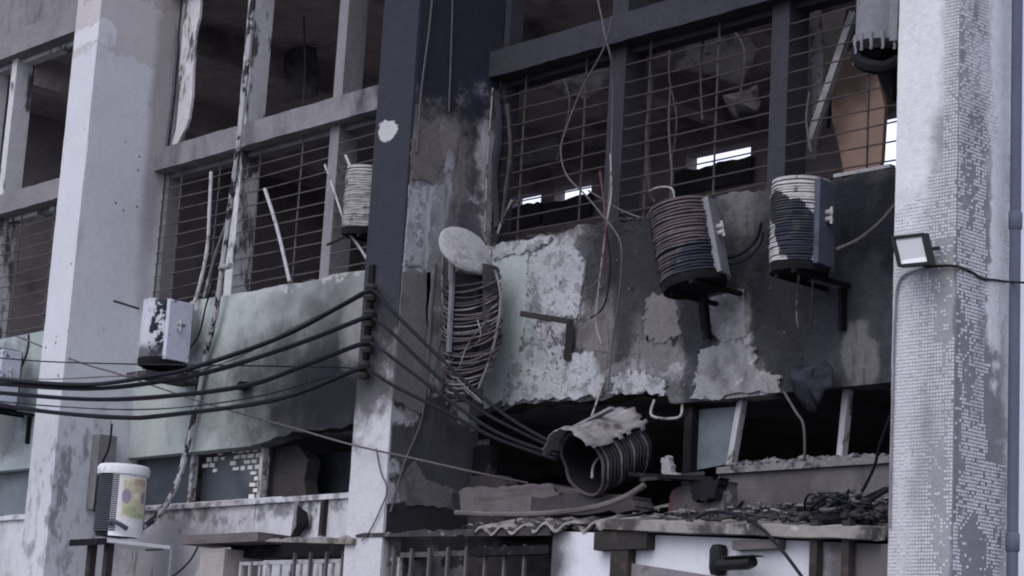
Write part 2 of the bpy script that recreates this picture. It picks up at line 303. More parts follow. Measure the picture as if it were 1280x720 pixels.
# ---------------------------------------------------------------- mesh builder
class MB:
    def __init__(s): s.v = []; s.f = []; s.smooth = False
    def box(s, x0, x1, y0, y1, z0, z1):
        i = len(s.v)
        s.v += [(x, y, z) for z in (z0, z1) for y in (y0, y1) for x in (x0, x1)]
        s.f += [tuple(i+k for k in q) for q in ((0, 2, 3, 1), (4, 5, 7, 6), (0, 1, 5, 4), (2, 6, 7, 3), (0, 4, 6, 2), (1, 3, 7, 5))]
        return s
    def hexa(s, pts):
        i = len(s.v); s.v += [tuple(p) for p in pts]
        s.f += [tuple(i+k for k in q) for q in ((0, 2, 3, 1), (4, 5, 7, 6), (0, 1, 5, 4), (2, 6, 7, 3), (0, 4, 6, 2), (1, 3, 7, 5))]
        return s
    def bar(s, a, b, wd, th, up=Vector((0, 0, 1))):
        a, b = Vector(a), Vector(b); d = (b-a).normalized()
        sd_ = d.cross(Vector(up))
        if sd_.length < 1e-3: sd_ = d.cross(Vector((0, 1, 0)))
        sd_.normalize(); n = sd_.cross(d)
        p = []
        for e in (a, b):
            for q in (-1, 1):
                for r in (-1, 1): p.append(e+sd_*wd/2*r+n*th/2*q)
        return s.hexa(p)
    def tube(s, pts, r, n=6, closed=False, cap=True, jit=0.0):
        s.smooth = True
        pts = [Vector(p) for p in pts]; m = len(pts); i0 = len(s.v); N_ = None
        for k, p in enumerate(pts):
            a = pts[(k-1) % m] if closed or k > 0 else p
            b = pts[(k+1) % m] if closed or k < m-1 else p
            t = (b-a); t = t.normalized() if t.length > 1e-9 else Vector((0, 0, 1))
            if N_ is None:
                N_ = t.cross(Vector((.13, .31, .94)))
                if N_.length < .05: N_ = t.cross(Vector((1, 0, 0)))
            N_ = (N_-t*N_.dot(t)).normalized(); Bn = t.cross(N_)
            rr = r if not callable(r) else r(k/(m-1))
            rr *= 1+jit*(random.random()-.5)
            for q in range(n):
                a_ = 2*math.pi*q/n
                s.v.append(tuple(p+(N_*math.cos(a_)+Bn*math.sin(a_))*rr))
        for k in range(m if closed else m-1):
            for q in range(n):
                a0 = i0+k*n; a1 = i0+((k+1) % m)*n
                s.f.append((a0+q, a0+(q+1) % n, a1+(q+1) % n, a1+q))
        if cap and not closed:
            s.f.append(tuple(i0+q for q in reversed(range(n)))); s.f.append(tuple(i0+(m-1)*n+q for q in range(n)))
        return s
    def lathe(s, prof, n=28, a0=0, a1=2*math.pi, c=(0, 0, 0)):
        s.smooth = True
        full = abs(a1-a0-2*math.pi) < 1e-4; i0 = len(s.v); m = n if full else n+1
        for k in range(m):
            a = a0+(a1-a0)*k/n
            for r, z in prof: s.v.append((c[0]+r*math.cos(a), c[1]+r*math.sin(a), c[2]+z))
        L_ = len(prof)
        for k in range(n):
            for q in range(L_-1):
                A = i0+k*L_+q; Bq = i0+((k+1) % m)*L_+q
                s.f.append((A, Bq, Bq+1, A+1))
        return s
    def prism(s, poly, y0, y1):
        """outline in (x, z), extruded from y0 (front) to y1"""
        i = len(s.v); n = len(poly)
        ar = sum(poly[k][0]*poly[(k+1) % n][1]-poly[(k+1) % n][0]*poly[k][1] for k in range(n))
        if ar < 0: poly = poly[::-1]
        s.v += [(x, y0, z) for x, z in poly]+[(x, y1, z) for x, z in poly]
        s.f.append(tuple(range(i, i+n))); s.f.append(tuple(range(i+2*n-1, i+n-1, -1)))
        for k in range(n):
            k2 = (k+1) % n; s.f.append((i+k2, i+k, i+n+k, i+n+k2))
        return s
    def lump(s, c, r, sq=(1, 1, .6), k=0):
        i = len(s.v); nu, nv = 7, 4
        for a in range(nv+1):
            th = math.pi*a/nv
            for b in range(nu):
                ph = 2*math.pi*b/nu
                q = r*(.65+.7*h2(a*9+k*31, b+k*7, 3))
                s.v.append((c[0]+q*sq[0]*math.sin(th)*math.cos(ph), c[1]+q*sq[1]*math.sin(th)*math.sin(ph), c[2]+q*sq[2]*math.cos(th)))
        for a in range(nv):
            for b in range(nu):
                s.f.append((i+a*nu+b, i+(a+1)*nu+b, i+(a+1)*nu+(b+1) % nu, i+a*nu+(b+1) % nu))
        return s
    def mesh(s, name, m):
        me = bpy.data.meshes.new(name); me.from_pydata(s.v, [], s.f); me.materials.append(M[m] if isinstance(m, str) else m)
        if s.smooth:
            for p in me.polygons: p.use_smooth = True
            try: me.set_sharp_from_angle(angle=math.radians(40))
            except Exception: pass
        me.update(); return me
    def build(s, name, m, parent=None, label=None, cat=None, group=None, kind=None):
        o = bpy.data.objects.new(name, s.mesh(name, m)); COL.objects.link(o)
        if parent: o.parent = parent; o.matrix_parent_inverse = Matrix()
        return tag(o, label, cat, group, kind)
def tag(o, label=None, cat=None, group=None, kind=None):
    if label: o['label'] = label
    if cat: o['category'] = cat
    if group: o['group'] = group
    if kind: o['kind'] = kind
    return o
def thing(name, label, cat, loc=(0, 0, 0), rot=(0, 0, 0), group=None):
    o = bpy.data.objects.new(name, None); COL.objects.link(o); o.location = loc; o.rotation_euler = rot; o.empty_display_size = .2
    return tag(o, label, cat, group)
def reuse(name, me, parent):
    o = bpy.data.objects.new(name, me); COL.objects.link(o); o.parent = parent; return o
def spline(pts, n=6):
    pts = [Vector(p) for p in pts]; out = []
    for k in range(len(pts)-1):
        p0 = pts[max(k-1, 0)]; p1 = pts[k]; p2 = pts[k+1]; p3 = pts[min(k+2, len(pts)-1)]
        for q in range(n):
            t = q/n
            out.append(.5*((2*p1)+(p2-p0)*t+(2*p0-5*p1+4*p2-p3)*t*t+(3*p1-p0-3*p2+p3)*t**3))
    return out+[pts[-1]]
def jag(x0, z0, x1, z1, n, amp, k):
    """points from the first to the second with an uneven break between them"""
    out = []
    for i in range(n+1):
        t = i/n; out.append((x0+(x1-x0)*t, z0+(z1-z0)*t+amp*2*(fbm(i*.55, k*3.1, k)-.5)*(1 if 0 < i < n else 0)))
    return out
def xz(px, py, Y): p = P(px, py, Y); return (p.x, p.z)


# ================================================================ ground
MB().box(-300, 300, -300, 300, -.4, -.004).build('street', 'asphalt', kind='structure')
MB().box(-40, 6, -3.2, 12, -.2, .14).build('pavement', 'paving', kind='structure')

# ================================================================ building
bld = thing('burnt_building', 'burnt two storey concrete building with sooty pillars and broken barred windows', 'building', (-13.5, D, .14))
OFF = Vector((-13.5, D, .14))
def part(mb, name, m, parent=None, label=None, kind=None):
    """a part of the building; its mesh is written in world coordinates"""
    me_off = OFF
    o = mb.build(name, m, parent or bld, label, kind=kind)
    if parent is None: o.location = -me_off
    return o
ZB0, ZB1, ZS, ZL, ZC = 7.07, 7.305, 5.57, 4.055, 3.545      # beam bottom/top, sill, spandrel bottom, low sill
ZT = 11.2
XP = [(-24.5, -24.02), (-18.99, -18.51), (-13.74, -13.26), (-8.23, -7.74)]
ZF = .14
# pillars
def pillar(x0, x1, y1, m, lab):
    b = MB(); nz = 60
    nz = 190
    for q in range(nz+1):
        z = ZF+(ZT-ZF)*q/nz; ch = [.05*max(0, fbm(z*3.1+e*7, x0*3+e*13, 7+e, 5)-.60)+.003*h2(q, e, 3) for e in (0, 1)]
        b.v += [(x0, y1, z), (x0, ch[0], z), (x0+ch[0], 0, z), (x1-ch[1], 0, z), (x1, ch[1], z), (x1, y1, z)]
    for q in range(nz):
        for e in range(5): a_ = q*6+e; b.f.append((a_, a_+1, a_+7, a_+6))
    return part(b, 'pillar', m, None, lab)
pillar(*XP[0], .95, 'pillar_left', None)
pl = pillar(*XP[1], .95, 'pillar_left', 'pale painted pillar with small dark pits')
pm = pillar(*XP[2], .95, 'pillar_middle', 'soot blackened pillar with peeling side')
pr = pillar(*XP[3], .60, 'pillar_right', 'white mosaic tiled pillar')
M['endpaint'] = mat('white_end_wall', (.8, .81, .84), var=.08, bump=.1)
part(MB().box(-7.90, -7.746, .6, 8.2, ZF, ZT), 'end_wall', 'endpaint')

# mosaic on the right pillar, real tiles with gaps where they have dropped off
tb = MB(); pt = .0228; ti = .0187; hgt = .004
def tile(a, b_, front):
    i = len(tb.v); e = .0035; t = (.0188-.003*h2(int(a*900), int(b_*900), 4))/2
    if front:
        pts = [(a-t, 0, b_-t), (a+t, 0, b_-t), (a+t, 0, b_+t), (a-t, 0, b_+t)]
        pts += [(a-t+e, -hgt, b_-t+e), (a+t-e, -hgt, b_-t+e), (a+t-e, -hgt, b_+t-e), (a-t+e, -hgt, b_+t-e)]
    else:
        x = XP[3][1]
        pts = [(x, a-t, b_-t), (x, a+t, b_-t), (x, a+t, b_+t), (x, a-t, b_+t)]
        pts += [(x+hgt, a-t+e, b_-t+e), (x+hgt, a+t-e, b_-t+e), (x+hgt, a+t-e, b_+t-e), (x+hgt, a-t+e, b_+t-e)]
    tb.v.extend(pts)
    tb.f.extend([(i+4, i+5, i+6, i+7), (i, i+1, i+5, i+4), (i+1, i+2, i+6, i+5), (i+2, i+3, i+7, i+6), (i+3, i, i+4, i+7)])
nrow = int((7.2-2.5)/pt)
for r in range(nrow):
    z = 2.5+pt*(r+.5)
    for c in range(21):
        x = XP[3][0]+.004+pt*(c+.5); u = c/21
        streak = fbm(x*9, z*1.6, 5, 5); gap = .03
        if z < 4.75: gap += .8*max(0, min(1, (streak-.62+.2*max(0, 1-abs(u-.84)/.28)+.1*max(0, 1-abs(u-.12)/.2)*(z < 3.6))*9))
        else: gap += .2*max(0, min(1, (streak-.62)*9))
        if h2(r, c, 31) < gap: continue
        if u < .72-.2*(z < 5.2) and z > 4.85+.3*fbm(x*4, 1, 3): continue     # rendered smooth up here
        tile(x+random.uniform(-.001, .001), z+random.uniform(-.001, .001), True)
    for c in range(26):
        y = .004+pt*(c+.5); v = y/.6
        streak = .75*fbm(y*8+9, z*1.5, 21, 5)+.25*vn(y*13, z*9, 77); gap = .07+.12*vn(y*6, z*3, 90)
        gap += .75*max(0, min(1, (streak-.45)*12))*(1 if z < 5.3 else .6)
        if h2(r, c, 37) < gap: continue
        if v > .5+.3*(fbm(z*2, 4, 60)-.5) and z > 3.4 and fbm(y*9, z*4, 61) > .36: continue
        tile(y+random.uniform(-.0015, .0015), z+random.uniform(-.0015, .0015), False)
part(tb, 'mosaic_tile', 'tile', pr, kind='stuff')

BAYS = [(-24.02, -18.99), (-18.51, -13.74), (-13.26, -8.23)]
SP_Y1 = 1.02
# ---- spandrels
def spandrel(x0, x1, m, bottom, top, lab=None):
    return part(MB().prism(bottom+top[::-1], D, SP_Y1), 'spandrel_wall', m, None, lab)
x0, x1 = BAYS[0]
spandrel(x0, x1, 'spandrel_far', [(x0, ZL), (x1, ZL)], [(x0, ZS), (x1, ZS)])
x0, x1 = BAYS[1]
bot = [(x0, ZL), (-16.4, ZL)]+[xz(*q, D) for q in ((335, 551), (345, 546), (358, 545), (366, 539), (378, 541), (386, 537), (400, 538), (414, 535), (426, 536), (438, 530))]
bot = [b for b in bot if b[0] < x1-.02]+[(x1, 4.13)]
top = jag(x0, ZS, x1, ZS, 40, .03, 3)
sp1 = spandrel(x0, x1, 'spandrel_left', bot, top, 'mint green band stained with soot')
x0, x1 = BAYS[2]
bp = [(590, 521), (606, 519), (617, 513), (630, 514), (642, 507), (655, 503), (668, 505), (682, 501), (698, 502), (712, 500), (726, 503), (740, 500), (752, 501), (763, 497),
      (775, 492), (788, 490), (797, 494), (806, 490), (814, 493), (824, 491), (834, 494), (837, 503)]
bot = [(x0, 4.10)]+[xz(*q, D) for q in bp]+[(-10.9, ZL), (x1, ZL)]
bot = [bot[0]]+[b for b in bot[1:] if b[0] > x0+.02]
top = jag(x0, ZS-.01, -11.9, ZS+.01, 26, .06, 11)+jag(-11.85, ZS, -10.8, ZS-.02, 10, .05, 13)+[xz(*q, D) for q in ((893, 247), (900, 244), (908, 243), (915, 239), (924, 240), (934, 238), (942, 241), (953, 239))]+jag(-9.95, ZS, x1, ZS, 24, .045, 15)
sp2 = spandrel(x0, x1, 'spandrel_middle', bot, top, 'peeling burnt band with bare plaster')

# plaster left standing proud of the burnt wall
FL = MB()
def patch(pts, Y, th, m, parent, k, name='plaster_patch', n=9, amp=.03):
    poly = []
    w_ = [xz(*q, Y) for q in pts]
    for i in range(len(w_)):
        a, b_ = w_[i], w_[(i+1) % len(w_)]
        for j in range(n):
            t = j/n; g = amp*2
            poly.append((a[0]+(b_[0]-a[0])*t+g*(fbm(i*5+j*.55, k, k)-.5+.5*(h2(i, j, k)-.5)), a[1]+(b_[1]-a[1])*t+g*(fbm(i*5+j*.55, k+5, k+9)-.5+.5*(h2(i, j, k+3)-.5))))
    q = part(MB().prism(poly, Y-th, Y+.002), name, m, parent)
    for i in range(0, len(poly), 2):
        if h2(i, k, 4) < .45: continue
        x, z = poly[i]; r_ = .008+.016*h2(i, k, 6); lift = .004+.016*h2(i, k, 7); a = 6.28*h2(i, k, 8)
        c, s_ = math.cos(a)*r_, math.sin(a)*r_; f = len(FL.v); y = Y-th-.002
        FL.v += [(x-c, y, z-s_), (x+.7*s_, y-lift*.3, z-.8*c), (x+c, y-lift, z+s_), (x-.8*s_, y-lift*.4, z+.7*c)]
        FL.f += [(f, f+1, f+2), (f, f+2, f+3)]
    return q
M['plaster_pale'] = mat('pale_bare_plaster', (.30, .30, .312), [dict(col=(.11, .106, .11), noise=(3.0, .48, .2, None), k=.85), dict(col=(.5, .5, .52), noise=(9, .58, .1, None), k=.7), dict(col=(.05, .05, .056), noise=(1.7, .5, .18, (1, 1, .45)), k=.85)], var=.3, bump=.8)
M['plaster_white'] = mat('whitish_flaking_plaster', (.40, .41, .43), [dict(col=(.24, .25, .26), noise=(9, .52, .08, None), k=.85, h=-.5), dict(col=(.12, .12, .13), noise=(17, .60, .05, None), k=.8), dict(col=(.28, .29, .30), noise=(2.5, .5, .2, None), k=.6), dict(col=(.08, .08, .088), noise=(2.3, .54, .14, (1, 1, .5)), k=.75)], var=.3, bump=.8)
M['plaster_mint'] = mat('mint_paint_plaster', (.40, .45, .455), [dict(col=(.29, .33, .34), noise=(2, .48, .25, None), k=.7), dict(col=(.46, .46, .48), noise=(6, .60, .06, None), k=.8)], var=.15, bump=.3)
M['plaster_brown'] = mat('brown_bare_plaster', (.17, .16, .165), [dict(col=(.07, .068, .072), noise=(3, .5, .2, None), k=.8)], var=.3, bump=.6)
patch([(878, 440), (928, 424), (944, 438), (950, 462), (975, 470), (976, 488), (920, 494), (868, 499), (872, 470)], D, .022, 'plaster_pale', sp2, 1)
patch([(664, 318), (716, 304), (734, 330), (722, 395), (704, 398), (660, 392)], D, .018, 'plaster_white', sp2, 2)
patch([(640, 445), (665, 430), (700, 448), (742, 440), (757, 475), (752, 497), (700, 498), (655, 500), (630, 508)], D, .016, 'plaster_white', sp2, 3)
patch([(609, 326), (661, 318), (660, 390), (650, 440), (628, 500), (606, 512), (602, 440)], D, .009, 'plaster_mint', sp2, 4, amp=.012)
patch([(620, 305), (690, 294), (690, 303), (660, 315), (616, 324)], D, .014, 'plaster_white', sp2, 5)
patch([(768, 470), (800, 462), (834, 478), (832, 494), (800, 492), (767, 492)], D, .019, 'plaster_white', sp2, 6)
patch([(888, 372), (930, 362), (934, 420), (905, 428), (888, 415)], D, .01, 'plaster_pale', sp2, 7, amp=.008)
patch([(718, 405), (760, 400), (762, 440), (722, 436)], D, .006, 'plaster_brown', sp2, 8, amp=.01)
patch([(808, 370), (845, 366), (850, 420), (820, 430), (806, 420)], D, .007, 'plaster_brown', sp2, 9)
for k in range(70):      # loose paint flakes scattered over the burnt band
    x = random.uniform(-13.2, -9.6); z = random.uniform(4.1, 5.5); r_ = random.uniform(.005, .014); a = random.uniform(0, 6.28); lift = random.uniform(.003, .02); c, s_ = math.cos(a)*r_, math.sin(a)*r_; f = len(FL.v); y = D-.013
    FL.v += [(x-c, y, z-s_), (x+.7*s_, y-lift*.3, z-.8*c), (x+c, y-lift, z+s_), (x-.8*s_, y-lift*.4, z+.7*c)]; FL.f += [(f, f+1, f+2), (f, f+2, f+3)]
part(FL, 'paint_flake', 'plaster_brown', sp2, kind='stuff')
# plaster on the side of the middle pillar (a plane of constant X)
def side_patch(pts, th, m, k, amp=.022, n=8):
    X = XP[2][1]; w_ = []
    for px, py in pts:
        d = (px-640)/F*CR-(py-360)/F*CU+CW; t = (X-CAM.x)/d.x; q = CAM+d*t; w_.append((q.y, q.z))
    poly = []
    for i in range(len(w_)):
        a, b_ = w_[i], w_[(i+1) % len(w_)]
        for j in range(n):
            t = j/n
            poly.append((a[0]+(b_[0]-a[0])*t+amp*2*(fbm(i*5+j*.55, k, k)-.5+.5*(h2(i, j, k)-.5)), a[1]+(b_[1]-a[1])*t+amp*2*(fbm(i*5+j*.55, k+5, k+9)-.5+.5*(h2(i, j, k+3)-.5))))
    mb = MB(); ar = sum(poly[q][0]*poly[(q+1) % len(poly)][1]-poly[(q+1) % len(poly)][0]*poly[q][1] for q in range(len(poly)))
    if ar < 0: poly = poly[::-1]
    L_ = len(poly); mb.v = [(X+th, y, z) for y, z in poly]+[(X-.002, y, z) for y, z in poly]
    mb.f = [tuple(range(L_))]+[((q+1) % L_, q, q+L_, (q+1) % L_+L_) for q in range(L_)]
    return part(mb, 'plaster_patch', m, pm)
SOOTL = [dict(col=(.05, .05, .056), noise=(2.1, .53, .16, (1, 1, .4)), k=.8)]
M['plaster_soot'] = mat('smoked_plaster', (.16, .145, .15), [dict(col=(.09, .085, .09), noise=(3, .5, .2, None), k=.8)], var=.3, bump=.5)
side_patch([(514, 175), (548, 150), (552, 205), (542, 230), (530, 225), (516, 222)], .010, 'plaster_soot', 21)
side_patch([(512, 232), (531, 234), (528, 335), (504, 332)], .012, 'plaster_white', 22)
side_patch([(503, 340), (536, 340), (528, 520), (492, 500)], .010, 'plaster_brown', 23)
side_patch([(540, 240), (556, 230), (552, 420), (534, 500), (532, 350)], .010, 'plaster_pale', 24)
side_patch([(505, 590), (520, 575), (530, 600), (568, 612), (560, 634), (508, 632)], .010, 'plaster_brown', 25)

# ---- transom beams and the top beam
for i, (x0, x1) in enumerate(BAYS):
    part(MB().prism(jag(x0, ZB0, x1, ZB0, 60, .011, 31+i)+jag(x0, ZB1, x1, ZB1, 60, .007, 41+i)[::-1], D-.012, 1.06), 'transom_beam', 'frame')
    part(MB().box(x0, x1, D-.012, 1.06, 9.02, 9.32), 'transom_beam', 'frame')
# ---- windows: frame > mullions and grille bars
MULL = [[(-22.6, .12), (-21.98, .12)], [(-17.12, .13), (-15.55, .14)], [(-11.78, .18), (-10.05, .17)]]
YW0, YW1 = .97, 1.12
def bentbar(x0, x1, z, k, Y=.93, r=.0068):
    n = 9
    return MB().tube([(x0+(x1-x0)*q/n, Y+.01*(vn(q*.6, k, 2)-.5), z+.034*(vn(q*.5, k, 5)-.5)) for q in range(n+1)], r, 5)
for i, (x0, x1) in enumerate(BAYS):
    mm = 'frame_white' if i == 0 else 'frame'
    fr = part(MB().box(x0, x0+.07, YW0, YW1, ZS, ZB0).box(x1-.07, x1, YW0, YW1, ZS, ZB0).box(x0+.07, x1-.07, YW0+.02, YW1, ZB0-.05, ZB0), 'window_frame', mm)
    fu = part(MB().box(x0, x0+.07, YW0, YW1, ZB1, 9.02).box(x1-.07, x1, YW0, YW1, ZB1, 9.02).box(x0+.07, x1-.07, YW0+.02, YW1, 8.97, 9.02), 'window_frame', mm)
    for j, (xm, wm) in enumerate(MULL[i]):
        mmm = 'frame_white' if (i == 0 or (i == 1 and j == 0)) else 'frame'
        part(MB().box(xm-wm/2, xm+wm/2, YW0-.05, YW1+.03, ZS-.01, ZB0-.001), 'mullion', mmm, fr)
        part(MB().box(xm-wm/2, xm+wm/2, YW0-.05, YW1+.03, ZB1+.001, 9.019), 'mullion', mmm, fu)
    nb = 10
    for q in range(nb):
        z = ZS+.1+q*(ZB0-ZS-.14)/nb
        part(bentbar(x0+.02, x1-.02, z, i*20+q), 'grille_bar', 'bar_dark' if i == 2 else 'bar', fr)
    nv = 7
    for q in range(nv):
        x = x0+.35+q*(x1-x0-.6)/(nv-1)
        if any(abs(x-xm) < .2 for xm, _ in MULL[i]): continue
        part(MB().tube([(x, .945, ZS-.01), (x+.01*(h2(q, i)-.5), .945, 6.3), (x, .945, ZB0+.01)], .009, 5), 'grille_upright', 'bar_dark' if i == 2 else 'bar', fr)
# torn sheet-metal jamb in the left bay, upper window
tj = [xz(*q, .93) for q in ((230, -20), (252, -20), (249, 22), (244, 42), (243, 62), (241, 88), (240, 120), (236, 148), (232, 160), (226, 170), (219, 186), (214, 186), (220, 160), (224, 120), (224, 90), (228, 40))]
part(MB().prism(tj, .93, .96), 'torn_jamb', 'frame_white')
tj = [xz(*q, .9) for q in ((212, 30), (218, 28), (219, 60), (214, 120), (205, 190), (202, 188), (208, 120))]
part(MB().prism(tj, .9, .93), 'torn_jamb', 'frame')

# ---- low windows and low walls
def lowwall(x0, x1, m, z0=ZF, ledge=True):
    b = MB().box(x0, x1, D, SP_Y1, z0, ZC-.05)
    o = part(b, 'low_wall', m)
    part(MB().box(x0, x1, D-.035, SP_Y1, ZC-.048, ZC), 'window_sill', 'low_white' if m != 'low_dark' else 'ash', o)
    return o
lw0 = lowwall(*BAYS[0], 'low_white')
lw1 = lowwall(*BAYS[1], 'low_white')
# middle bay: the wall under the low windows is broken away on the left
x0, x1 = BAYS[2]
lw2 = part(MB().prism([(-10.75, ZF), (x1, ZF), (x1, ZC-.05), (-10.42, ZC-.05), (-10.5, 3.4), (-10.62, 3.3), (-10.66, 3.22), (-10.75, 3.15)], D, SP_Y1), 'low_wall', 'low_dark', None, 'smoked dark wall under the low window')
part(MB().box(-10.42, x1, D-.035, SP_Y1, ZC-.048, ZC), 'window_sill', 'ash', lw2)
part(MB().prism([(x0, ZF), (-10.755, ZF), (-10.755, 3.12), (-11.3, 3.14), (-11.8, 3.1), (-12.5, 3.16), (-12.8, 3.2), (-12.8, 3.55), (-12.9, 3.62), (x0, 3.63)], D+.06, SP_Y1), 'low_wall', 'soot', None, 'blackened broken wall beside the pillar')
# low window of the far-left and left bays
def pane(x0, x1, m, parent, Y=.96, z0=ZC+.02, z1=ZL-.0):
    return part(MB().box(x0, x1, Y, Y+.012, z0, z1), 'pane', m, parent)
f0 = part(MB().box(BAYS[0][0], BAYS[0][1], .93, .99, ZC, ZC+.03), 'low_window_frame', 'frame_white')
pane(-24, -21.6, 'glass_pale', f0); pane(-21.55, -19.0, 'glass_pale', f0)
part(MB().box(-21.6, -21.55, .93, .99, ZC+.03, ZL), 'mullion', 'frame_white', f0)
f1 = part(MB().box(BAYS[1][0], -15.95, .93, .99, ZC, ZC+.03), 'low_window_frame', 'frame_white')
xm1 = P(240, 600, .95).x; xm2 = P(327, 595, .95).x
for xm in (xm1, xm2): part(MB().box(xm-.025, xm+.025, .93, .99, ZC+.03, ZL), 'mullion', 'bar_pale', f1)
pane(BAYS[1][0], xm1-.025, 'glass', f1); pane(xm1+.025, xm2-.025, 'glass', f1, Y=1.3)
# pierced screen behind that window; pale blocks stand in for daylight through its holes
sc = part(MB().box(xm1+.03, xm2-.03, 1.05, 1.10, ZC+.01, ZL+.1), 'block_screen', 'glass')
bk = MB().box(-.042, .042, -.012, .012, -.018, .018).mesh('daylight_block', 'hole_daylight')
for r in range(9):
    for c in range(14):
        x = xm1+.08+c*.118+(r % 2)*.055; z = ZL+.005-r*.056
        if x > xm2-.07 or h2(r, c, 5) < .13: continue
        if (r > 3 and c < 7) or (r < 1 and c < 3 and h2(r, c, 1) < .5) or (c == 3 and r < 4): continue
        o = reuse('daylight_block', bk, sc); o.location = (x, 1.045, z); o.scale = (.7+.5*h2(r, c, 2), 1, .7+.5*h2(r, c, 4)); o.rotation_euler = (0, .15*(h2(r, c, 9)-.5), 0)
# burnt pier inside the third light of that window, broken soffit above it
part(MB().prism([xz(*q, 1.1) for q in ((333, 630), (345, 562), (372, 556), (385, 575), (380, 600), (384, 632))], 1.1, 1.25), 'burnt_pier', 'soot')
part(MB().box(-16.3, -13.74, 1.5, 1.55, 3.3, 4.05), 'inner_partition', 'glass')
# low window of the middle bay
f2 = part(MB().box(-10.42, BAYS[2][1], .95, 1.0, ZC, ZC+.03), 'low_window_frame', 'frame_white')
for (pa, pb) in (((928, 516), (914, 580)), ((1060, 503), (1052, 572))):
    a = P(*pa, .95); b_ = P(*pb, .95)
    part(MB().bar((a.x, .95, ZL+.02), (b_.x, .95, ZC+.03), .05, .06, (0, 1, 0)), 'mullion', 'bar_pale', f2)
a = P(868, 520, .97); b_ = P(922, 580, .97)
part(MB().prism([xz(870, 512, .97), xz(924, 508, .97), xz(908, 580, .97), xz(866, 588, .97)], .975, .987), 'pane', 'glass_pale', f2)
part(MB().box(-10.86, -10.78, .9, 1.0, 3.4, ZL), 'burnt_jamb', 'black', f2)

# ---- interior: floors, ceilings, rear wall with openings, cross walls
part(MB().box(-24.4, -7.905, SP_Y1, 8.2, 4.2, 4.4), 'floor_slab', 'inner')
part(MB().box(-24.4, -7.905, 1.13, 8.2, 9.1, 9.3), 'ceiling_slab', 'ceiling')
part(MB().box(-24.4, -7.905, SP_Y1, 5.0, ZF-.05, ZF+.05), 'ground_floor', 'soot')
part(MB().box(-24.4, -7.905, 4.6, 4.8, ZF+.05, 4.19), 'inner_wall', 'soot')
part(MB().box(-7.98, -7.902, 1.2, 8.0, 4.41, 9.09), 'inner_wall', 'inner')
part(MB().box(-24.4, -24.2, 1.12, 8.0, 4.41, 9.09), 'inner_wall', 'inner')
for xb in (-22.2, -19.6, -16.6, -13.9, -11.0):
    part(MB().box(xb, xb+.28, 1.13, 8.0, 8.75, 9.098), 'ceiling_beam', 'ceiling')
YR = 8.0
def rw(pa, pb): return P(*pa, YR), P(*pb, YR)
holes = []
for pa, pb in (((640, 243), (676, 258)), ((693, 232), (739, 249)), ((858, 187), (938, 207))):
    a = P(pa[0], (pa[1]+pb[1])/2, YR); b_ = P(pb[0], (pa[1]+pb[1])/2, YR); m_ = P((pa[0]+pb[0])/2, pa[1], YR); n_ = P((pa[0]+pb[0])/2, pb[1], YR)
    holes.append((a.x, b_.x, n_.z-.01, m_.z+.02))
a = P(1090, 170, YR); b_ = P(1135, 170, YR); holes.append((a.x, b_.x, 7.0, 8.72))
xs = sorted({-30.0, -7.9}.union(*[{h[0], h[1]} for h in holes]))
for a, b_ in zip(xs[:-1], xs[1:]):
    hh = [h for h in holes if h[0] <= a+1e-4 and h[1] >= b_-1e-4]
    if hh:
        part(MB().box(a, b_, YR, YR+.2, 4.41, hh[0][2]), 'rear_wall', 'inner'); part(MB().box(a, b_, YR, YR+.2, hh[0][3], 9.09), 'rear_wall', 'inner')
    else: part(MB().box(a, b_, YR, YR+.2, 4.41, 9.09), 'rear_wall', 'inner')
# jagged wreckage along the rear openings
for k, h in enumerate(holes[:3]):
    n = 12
    part(MB().prism([(h[0]-.1, h[2]-.3), (h[1]+.1, h[2]-.3)]+[(h[1]+.1-(h[1]-h[0]+.2)*q/n, h[2]-.05+.10*fbm(q*.8, k*5, 3+k)) for q in range(n+1)], YR-.1, YR-.06), 'charred_board', 'soot')
part(MB().box(-24.4, -7.905, .98, 1.2, 9.33, ZT), 'parapet', 'frame')
part(MB().box(-24.4, -7.905, 1.2, 8.2, ZT-.2, ZT), 'roof_slab', 'soot')

# conduit on the middle pillar's side and down its inner edge
XS = XP[2][1]
def PS(px, py, off=.02):
    d = (px-640)/F*CR-(py-360)/F*CU+CW; t = (XS+off-CAM.x)/d.x; return CAM+d*t
for pts, m in (([(541, -10), (536, 40), (532, 70), (526, 120), (521, 190)], 'cable_grey'), ([(566, -10), (564, 60), (561, 140)], 'cable_grey'), ([(616, 110), (612, 160), (609, 205), (606, 290)], 'cable_pale'), ([(545, 330), (540, 380), (536, 440), (528, 520), (505, 580), (488, 640)], 'cable_grey')):
    MB().tube(spline([PS(*q) for q in pts], 4), .009, 5).build('burnt_wire', m, label={541: 'thin grey wire hanging down the sooty pillar near its front edge', 566: 'short straight grey wire high on the sooty pillar side', 616: 'pale wire along the corner where pillar meets barred window', 545: 'dark wire trailing down the peeling pillar side'}[pts[0][0]], cat='wire')

# ================================================================ drainpipe, far right
dp = thing('drainpipe', 'dark blue grey drainpipe running up beside the tiled pillar', 'drainpipe', (P(1268.5, 360, .5).x, .5, .14))
MB().tube([(0, 0, 0), (0, 0, 9)], .036, 14).build('pipe', 'pipe', dp)
for z in (2.9, 4.95, 7.2): MB().lathe([(.037, -.06), (.045, -.05), (.045, .05), (.037, .06)], 16, c=(0, 0, z-.14)).build('pipe_collar', 'pipe', dp)

